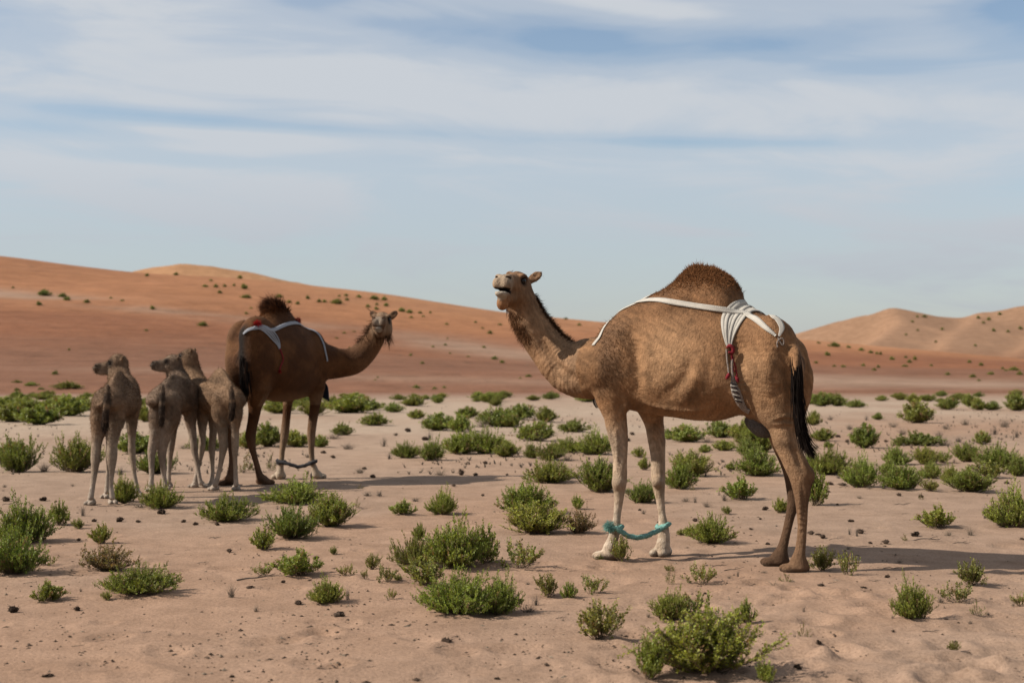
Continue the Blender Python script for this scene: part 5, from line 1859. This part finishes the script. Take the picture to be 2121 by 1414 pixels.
LBL = {'dense': 'dense leafy green shrub', 'wide': 'wide low green shrub', 'upright': 'small upright sprigged shrub', 'sparse': 'sparse twiggy plant', 'far': 'rounded green bush'}
GRP = {'dense': 'leafy shrubs on the sand', 'wide': 'wide low shrubs on the sand', 'upright': 'small upright shrubs on the sand', 'sparse': 'sparse twiggy plants on the sand', 'far': 'bushes before the green belt'}
for px, py, w, h, k in MID:
    base = k.rstrip('0123456789')
    size = w * G(px, py)[1] / FPX
    word = 'large ' if size > .52 else 'little ' if size < .27 else ''
    lab = (word + LBL[base].replace('small ', '') + zone(px, py)).strip()
    shrub(px, py, w * 1.08, h * 1.04, k, lab, word + GRP[base] + zone(px, py))

BESIDE = [(px + _sr.choice((-1, 1)) * w * _sr.uniform(.45, .7), py + _sr.uniform(-3, 4), w) for px, py, w, h, k in MID if w > 30 and _sr.random() < .42]

# --- the green belt at the foot of the dunes
_br = np.random.default_rng(12)
belt = [(20, 874, 66, 34), (78, 879, 84, 40), (142, 862, 70, 42), (170, 850, 60, 28), (48, 850, 70, 26), (110, 846, 60, 24), (300, 874, 34, 34), (298, 838, 30, 14), (8, 846, 50, 24),
        (722, 856, 90, 36), (690, 846, 60, 24), (760, 850, 60, 26), (815, 855, 36, 20), (648, 862, 50, 30), (575, 856, 60, 30), (600, 842, 50, 22), (1705, 842, 44, 28), (1735, 842, 40, 22), (240, 850, 40, 20), (210, 838, 36, 14)]
for i in range(112):
    px = _br.uniform(-60, 2180)
    py = 818 + abs(_br.normal(0, 1)) * 13 + 2
    if 180 < px < 560 and py > 835:
        continue
    if 860 < px < 1250 and py > 842:
        py = _br.uniform(822, 842)
    h = _br.uniform(10, 22) * (py - 785) / 55
    belt.append((px, py, h * _br.uniform(1.5, 2.6), h))
def bz(px):
    return ' beyond the calves' if px < 480 else ' behind the dark camel' if px < 860 else ' between the two grown camels' if px < 1240 else ' behind the tan camel' if px < 1680 else ' past the tan camel tail'


for px, py, w, h in belt:
    shrub(px, py, w, h, _br.choice(['far1', 'far2', 'dense3']), 'green bush of the belt at the dune foot' + bz(px), 'green belt bushes' + bz(px))

# --- dark shrubs on the dune slopes: set on the slope under their pixel
dune_objs = [o for o in bpy.data.objects if o.name.split('.')[0] == 'dune']
_dv, _df = [], []
for o in dune_objs:
    b = len(_dv)
    _dv += [tuple(v.co) for v in o.data.vertices]
    _df += [tuple(b + i for i in p.vertices) for p in o.data.polygons]
dune_bvh = BVHTree.FromPolygons(_dv, _df)
spots = [(92, 612, 22, 12), (130, 615, 16, 8), (140, 622, 14, 8), (180, 627, 12, 7), (80, 632, 11, 8), (315, 640, 10, 7), (420, 675, 18, 9), (115, 775, 12, 8), (140, 804, 48, 14), (65, 798, 24, 8), (35, 792, 18, 6), (85, 806, 14, 5), (35, 808, 12, 6),
         (305, 572, 8, 6), (365, 570, 9, 6), (497, 577, 9, 7), (437, 582, 7, 4), (425, 594, 10, 5), (447, 595, 8, 7), (465, 594, 7, 6), (505, 598, 13, 10), (485, 592, 6, 5), (455, 607, 8, 6), (510, 617, 20, 7), (578, 616, 12, 7), (598, 627, 10, 6),
         (617, 630, 9, 6), (637, 619, 8, 7), (661, 626, 8, 7), (672, 626, 8, 6), (698, 629, 22, 10), (703, 614, 7, 4), (717, 613, 8, 5), (718, 622, 8, 6), (743, 616, 9, 6), (775, 620, 16, 8), (796, 622, 10, 8), (800, 634, 9, 7), (762, 636, 8, 6), (779, 641, 9, 6),
         (832, 645, 12, 8), (848, 648, 12, 7), (870, 649, 8, 5), (852, 658, 8, 4), (1015, 691, 9, 7), (1002, 720, 7, 5), (1025, 744, 12, 7), (1040, 751, 9, 6), (1095, 780, 12, 6), (875, 753, 8, 5), (862, 803, 12, 7), (900, 805, 9, 5), (920, 803, 7, 5), (1172, 661, 8, 4), (1200, 674, 8, 5), (1105, 700, 7, 4), (925, 672, 7, 4), (985, 668, 6, 4),
         (1728, 718, 20, 9), (1695, 711, 8, 4), (1757, 720, 9, 5), (1784, 726, 10, 6), (1803, 731, 9, 6), (1816, 733, 6, 5), (1824, 734, 6, 6), (1847, 745, 10, 7), (1876, 741, 6, 5), (1884, 751, 8, 7), (1895, 745, 7, 8), (1874, 759, 12, 5), (1788, 758, 7, 6), (1819, 761, 7, 6), (1811, 767, 8, 6), (1746, 760, 10, 5), (1728, 759, 7, 5), (1690, 752, 8, 5), (1713, 736, 11, 8),
         (1929, 758, 6, 5), (1963, 776, 9, 6), (2008, 751, 7, 6), (2032, 757, 8, 7), (2015, 781, 12, 7), (2052, 775, 13, 6), (2027, 789, 7, 5), (2083, 768, 8, 4), (2100, 767, 18, 8), (2112, 776, 10, 8), (2077, 764, 6, 5),
         (1915, 657, 9, 5), (1900, 657, 5, 4), (1890, 667, 6, 4), (1901, 685, 5, 4), (1952, 683, 6, 5), (1877, 694, 5, 4), (2026, 660, 7, 6), (2048, 663, 7, 6), (2071, 652, 7, 5), (2037, 670, 6, 5), (2058, 686, 7, 6), (2088, 688, 6, 5), (2113, 682, 8, 6), (2020, 717, 5, 5), (1938, 709, 5, 4)]
_dr = np.random.default_rng(21)
for i in range(34):
    px = _dr.uniform(-30, 1250)
    t = _dr.random()
    ridge = np.interp(px, _rp[:, 0], _rp[:, 1])
    spots.append((px, ridge + 25 + t * (790 - ridge - 25), _dr.uniform(4, 8), _dr.uniform(3, 5)))
for px, py, w, h in spots:
    r = ray(px, py)
    loc, nrm, _, d = dune_bvh.ray_cast(Vector((0, 0, CAMZ)), Vector(r).normalized())
    if loc is None:
        continue
    far = loc.y > 240
    shrub(px, py, w * 1.05, h * 1.1, 'far2',
          'dark tiny shrub dotting the pale far dunes' if far else 'small dark shrub dotting the rust orange dune slope',
          'shrubs on the far dunes' if far else 'shrubs on the dune slope', name='dune_shrub', at=np.array(loc) - np.array((0, 0, .05)))


# ------------------------------------------------------------------ dry plants, clods, twigs and grit
def tuft_mesh(name, seed, n, lean, length, width, color, curve=.3, base=.12):
    r = np.random.default_rng(seed)
    V, F, C = [], [], []
    for i in range(n):
        az = r.uniform(0, 6.283); tl = abs(r.normal(0, lean))
        d = np.array((math.cos(az) * math.sin(tl), math.sin(az) * math.sin(tl), math.cos(tl)))
        L = length * r.uniform(.45, 1.1)
        p0 = np.array((r.normal(0, base), r.normal(0, base), -.03))
        bend = np.array((math.cos(az), math.sin(az), -.4)) * curve * L * r.uniform(0, 1)
        p1 = p0 + d * L * .5 + bend * .2; p2 = p0 + d * L + bend
        s = unit(np.cross(d, r.normal(0, 1, 3))) * width * .5
        s2 = unit(np.cross(d, s)) * width * .5
        b = len(V)
        V += [p0 - s, p0 + s, p0 + s2, p1 - s * .8, p1 + s * .8, p1 + s2 * .8, p2]
        F += [(b, b + 1, b + 4, b + 3), (b + 1, b + 2, b + 5, b + 4), (b + 2, b, b + 3, b + 5), (b + 3, b + 4, b + 6), (b + 4, b + 5, b + 6), (b + 5, b + 3, b + 6)]
        c = np.clip(np.array(color) * (1 + r.normal(0, .22)), .01, .8)
        C += [c] * 7
    o = mesh_obj(name, np.array(V), F, DRY, None, True, np.array(C))
    me = o.data
    bpy.data.objects.remove(o)
    return me


def clod_mesh(seed, color):
    """a dark knot of dried roots and dung: an uneven lump bristling with short stubs."""
    r = np.random.default_rng(seed)
    V, F, C = [], [], []
    sg, rg = 9, 6
    ph0 = r.uniform(0, 6, 4)
    for i in range(rg + 1):
        th = math.pi * i / rg
        for j in range(sg):
            a = 2 * math.pi * j / sg
            w = 1 + .25 * math.sin(2 * a + ph0[0]) + .2 * math.sin(3 * a + ph0[1] + 2 * th) + r.normal(0, .10)
            V.append((math.sin(th) * math.cos(a) * .5 * w, math.sin(th) * math.sin(a) * .42 * w, .30 + math.cos(th) * .34 * w))
            C.append(np.clip(np.array(color) * (1 + r.normal(0, .3)), .006, .5))
    for i in range(rg):
        for j in range(sg):
            a, b = i * sg + j, i * sg + (j + 1) % sg
            F.append((a, a + sg, b + sg, b))
    for k in range(46):
        d = r.normal(0, 1, 3); d[2] = abs(d[2]) * .8; d = unit(d)
        p = d * np.array((.42, .36, .30)) + np.array((0, 0, .28))
        t = p + d * r.uniform(.15, .45)
        s = unit(np.cross(d, r.normal(0, 1, 3))) * .05
        b = len(V)
        V += [tuple(p - s), tuple(p + s), tuple(t)]
        F.append((b, b + 1, b + 2))
        c = np.clip(np.array(color) * r.uniform(.6, 1.8), .006, .5)
        C += [c] * 3
    o = mesh_obj('clod', np.array(V), F, DRY, None, False, np.array(C))
    me = o.data
    bpy.data.objects.remove(o)
    return me


def twig_mesh(seed):
    r = np.random.default_rng(seed)
    pts = np.array([(-.5, 0, .03), (-.2, .06, .06), (.05, -.04, .07), (.3, .05, .10), (.5, .0, .14)]) + r.normal(0, .03, (5, 3)) * np.array((1, 1, .4))
    dummy = bpy.data.objects.new('twig', None)
    a = cord('twig', pts, [.022, .02, .016, .008], STEM, dummy, n=4, seg=5)
    b = cord('twig', [pts[2], pts[2] + np.array((.12, .1, .05)), pts[2] + np.array((.26, .2, .06))], [.013, .005], STEM, dummy, n=3, seg=5)
    me = a.data
    v1 = np.array([v.co for v in a.data.vertices]); v2 = np.array([v.co for v in b.data.vertices])
    F = [tuple(p.vertices) for p in a.data.polygons] + [tuple(i + len(v1) for i in p.vertices) for p in b.data.polygons]
    o = mesh_obj('twig', np.vstack([v1, v2]), F, TWIG)
    me = o.data
    for x in (a, b, o, dummy):
        bpy.data.objects.remove(x)
    return me


TWIG = mat_plain('twig_material', (.10, .075, .06))
GRASS = [tuft_mesh('grass_blades', 101 + i, n, ln, 1.0, .022, c, cv) for i, (n, ln, c, cv) in enumerate(((60, .42, (.27, .215, .165), .35), (42, .30, (.22, .18, .145), .2), (75, .75, (.30, .24, .18), .6)))]
CLODS = [clod_mesh(200 + i, c) for i, c in enumerate(((.095, .064, .046), (.11, .075, .054), (.080, .054, .039), (.13, .09, .065)))]
TWIGS = [twig_mesh(300 + i) for i in range(4)]


def litter(name, me, px, py, w, h, label, cat, group, rz=None, sink=.01, tilt=0.0):
    g = G(px, py)
    s = w * g[1] / FPX
    sz = h * g[1] / FPX
    o = bpy.data.objects.new(name, me)
    col.objects.link(o)
    o.location = (g[0], g[1], float(ground_z(g[0], g[1])) - sink * s)
    o.rotation_euler = (tilt, 0, _sr.uniform(0, 6.28) if rz is None else rz)
    o.scale = (s, s, sz)
    tag(o, label, cat, group)
    return o


def grass(px, py, w, h, k=None):
    litter('dry_grass_tuft', GRASS[k if k is not None else _sr.randrange(3)], px, py, w * .9, h, 'wispy dry grass tuft' + zone(px, py), 'grass tuft', 'dry grass tufts' + zone(px, py))


def clod(px, py, w, h=None):
    litter('dry_clod', _sr.choice(CLODS), px, py, w * .72, (h or w * .8) * .72, 'dark clod of dried roots' + zone(px, py), 'clod', 'dark clods' + zone(px, py))


def twig(px, py, w):
    litter('dry_twig', _sr.choice(TWIGS), px, py, w, w, 'thin bent dry twig' + zone(px, py), 'twig', 'dry twigs' + zone(px, py), rz=_sr.uniform(-.4, .4))


for a in ((480, 1232, 26, 40), (720, 1238, 22, 34), (172, 1068, 24, 30), (530, 1262, 18, 20), (585, 1012, 30, 14), (1440, 1040, 18, 20), (1464, 1047, 18, 22), (1420, 1038, 20, 18), (1500, 1036, 20, 26), (1333, 1062, 14, 16), (2040, 1074, 14, 40), (1965, 1110, 16, 20), (2010, 1108, 18, 26), (1760, 1108, 14, 20),
          (1775, 1112, 14, 22), (1605, 1216, 26, 18), (2010, 1292, 16, 16), (745, 980, 30, 18), (690, 910, 36, 22), (910, 985, 26, 20), (795, 924, 24, 26), (720, 930, 40, 20), (890, 910, 24, 24), (1265, 965, 20, 16), (1120, 915, 26, 18), (640, 948, 26, 18), (290, 1050, 36, 18), (420, 1060, 26, 24), (760, 1030, 30, 14), (785, 1030, 30, 16),
          (860, 1040, 24, 14), (915, 1175, 20, 20), (1095, 1262, 46, 24), (1110, 1245, 30, 24), (1690, 930, 20, 16), (1815, 905, 22, 18), (1850, 885, 24, 20), (1870, 900, 26, 20), (1945, 905, 26, 22), (1960, 890, 22, 20), (2000, 880, 26, 20), (2060, 900, 30, 24), (2080, 885, 30, 26), (2105, 905, 26, 24), (1985, 915, 24, 20), (1760, 890, 20, 18), (1795, 870, 18, 16), (1720, 870, 18, 14), (250, 985, 30, 22)):
    grass(*a)
for px, py, w in BESIDE:
    grass(px, py, w * _sr.uniform(.3, .5), w * _sr.uniform(.25, .45))
for a in ((28, 1263, 30, 26), (160, 1257, 20, 16), (195, 1080, 14), (248, 1079, 22), (286, 1080, 14), (405, 1085, 14), (380, 1080, 14), (335, 1062, 22), (12, 1038, 24), (90, 1037, 18), (115, 1039, 8), (163, 1116, 12), (475, 1138, 16), (518, 1216, 26, 12), (587, 1203, 12), (618, 1247, 22), (702, 1272, 34, 22), (655, 1155, 16), (590, 1152, 10), (450, 1086, 14),
          (100, 1394, 28, 12), (923, 1328, 34, 24), (1652, 1382, 20, 26), (1270, 1366, 8), (1030, 1400, 14), (862, 1405, 26, 12), (480, 1398, 12), (562, 1404, 8), (1290, 1398, 8), (1140, 1384, 8),
          (1350, 1105, 10), (1325, 1055, 10), (1585, 1054, 18), (1625, 1050, 14), (1695, 1110, 18, 9), (1762, 1078, 18, 9), (1680, 1108, 20), (1704, 1114, 16), (1782, 1104, 22), (1896, 1112, 24), (1720, 1005, 20, 12), (1716, 1022, 10), (1735, 1045, 8), (1745, 1006, 26, 10), (1908, 1032, 14), (1862, 1030, 14), (1835, 1127, 20), (1803, 1128, 12), (2117, 1118, 14),
          (1838, 1195, 14), (1700, 1214, 20, 10), (1788, 1220, 20, 10), (1460, 1230, 10), (1790, 1230, 12), (1850, 1304, 10), (1960, 1285, 10), (1695, 1330, 14, 20), (772, 990, 16), (755, 972, 12), (690, 948, 14), (670, 938, 14), (1005, 962, 14), (970, 905, 16), (880, 912, 18), (845, 894, 18), (820, 902, 12), (940, 1010, 12), (1050, 985, 8), (1000, 1028, 10), (1030, 1035, 8), (985, 986, 14), (955, 985, 18, 24), (1040, 1052, 12),
          (1365, 1080, 10), (1470, 1075, 12), (1575, 1075, 8), (1440, 1078, 16), (1555, 1100, 10), (1640, 880, 14), (1735, 905, 14), (1755, 915, 14), (1835, 915, 12), (1850, 925, 10), (1790, 880, 14), (2085, 1000, 14), (2075, 1040, 10), (2100, 960, 10), (1310, 900, 14), (1300, 915, 16), (1590, 1130, 12)):
    clod(*a)
_tr = random.Random(77)
for i in range(34):
    twig(_tr.uniform(0, 2121), _tr.uniform(1010, 1400), _tr.uniform(12, 26))
for i in range(26):
    px, py = _tr.uniform(0, 2121), _tr.uniform(1000, 1330)
    grass(px, py, _tr.uniform(8, 16), _tr.uniform(8, 18))
for i in range(22):
    px, py = _tr.uniform(20, 2100), _tr.uniform(1010, 1300)
    shrub(px, py, _tr.uniform(14, 26), _tr.uniform(12, 24), _tr.choice(['sparse1', 'sparse2', 'upright2']), 'tiny seedling sprig' + zone(px, py), 'tiny sprigs' + zone(px, py))
for a in ((530, 1198, 78), (910, 1338, 36), (870, 1240, 24), (1520, 1180, 44), (1490, 1172, 40), (1930, 1306, 40), (1870, 1046, 36), (60, 1208, 26), (1270, 1236, 40), (1730, 1118, 30), (1920, 1122, 60), (1990, 1128, 44), (445, 1110, 30), (420, 1160, 30), (350, 1145, 24), (640, 1330, 34), (1850, 1178, 40), (1810, 1205, 30), (1750, 1010, 24), (1160, 1275, 26), (520, 1320, 26), (300, 1305, 30), (770, 1380, 24)):
    twig(*a)

# fine grit and crumbs nobody could count
r = np.random.default_rng(91)
V, F, C = [], [], []
for i in range(6500):
    px = r.uniform(-80, 2200)
    py = 860 + 575 * r.random() ** .8
    if vnoise(px * .006, py * .012, 9) < r.uniform(-.35, .35):
        continue
    g = G(px, py)
    s = abs(r.normal(0, .005)) + .0025
    z = float(ground_z(g[0], g[1]))
    b = len(V)
    a = r.uniform(0, 6.28)
    cs, sn = math.cos(a) * s, math.sin(a) * s
    e = r.uniform(.5, 2.2)
    V += [(g[0] + cs * e, g[1] + sn * e, z), (g[0] - sn, g[1] + cs, z), (g[0] - cs * e, g[1] - sn * e, z), (g[0] + sn, g[1] - cs, z), (g[0], g[1], z + s * .5 + .002)]
    F += [(b, b + 1, b + 4), (b + 1, b + 2, b + 4), (b + 2, b + 3, b + 4), (b + 3, b, b + 4)]
    c = np.array((.13, .09, .065)) * r.uniform(.6, 1.6) if r.random() < .72 else (np.array((.34, .26, .19)) * r.uniform(.8, 1.2))
    C += [c] * 5
tag(mesh_obj('grit', np.array(V), F, DRY, None, False, np.array(C)), 'fine grit and plant crumbs scattered over the sand', 'grit', kind='stuff')
# low drifts of gravel-dry stubble in the middle distance
V, F, C = [], [], []
for i in range(2600):
    px = r.uniform(-60, 2180); py = r.uniform(842, 985)
    if vnoise(px * .010, py * .03, 19) < .05 + r.uniform(-.2, .2):
        continue
    g = G(px, py)
    z = float(ground_z(g[0], g[1]))
    hgt = r.uniform(.015, .075); wd = r.uniform(.006, .016)
    for k in range(4):
        a = r.uniform(0, 6.28); ln = r.uniform(.3, 1.2) * hgt
        b = len(V)
        V += [(g[0] - wd * math.sin(a), g[1] + wd * math.cos(a), z), (g[0] + wd * math.sin(a), g[1] - wd * math.cos(a), z), (g[0] + ln * math.cos(a), g[1] + ln * math.sin(a), z + hgt)]
        F.append((b, b + 1, b + 2))
        C += [np.array((.20, .16, .125)) * r.uniform(.4, 1.35)] * 3
tag(mesh_obj('dry_stubble', np.array(V), F, DRY, None, False, np.array(C)), 'thin dry stubble drifting over the pale ground before the dunes', 'stubble', kind='stuff')
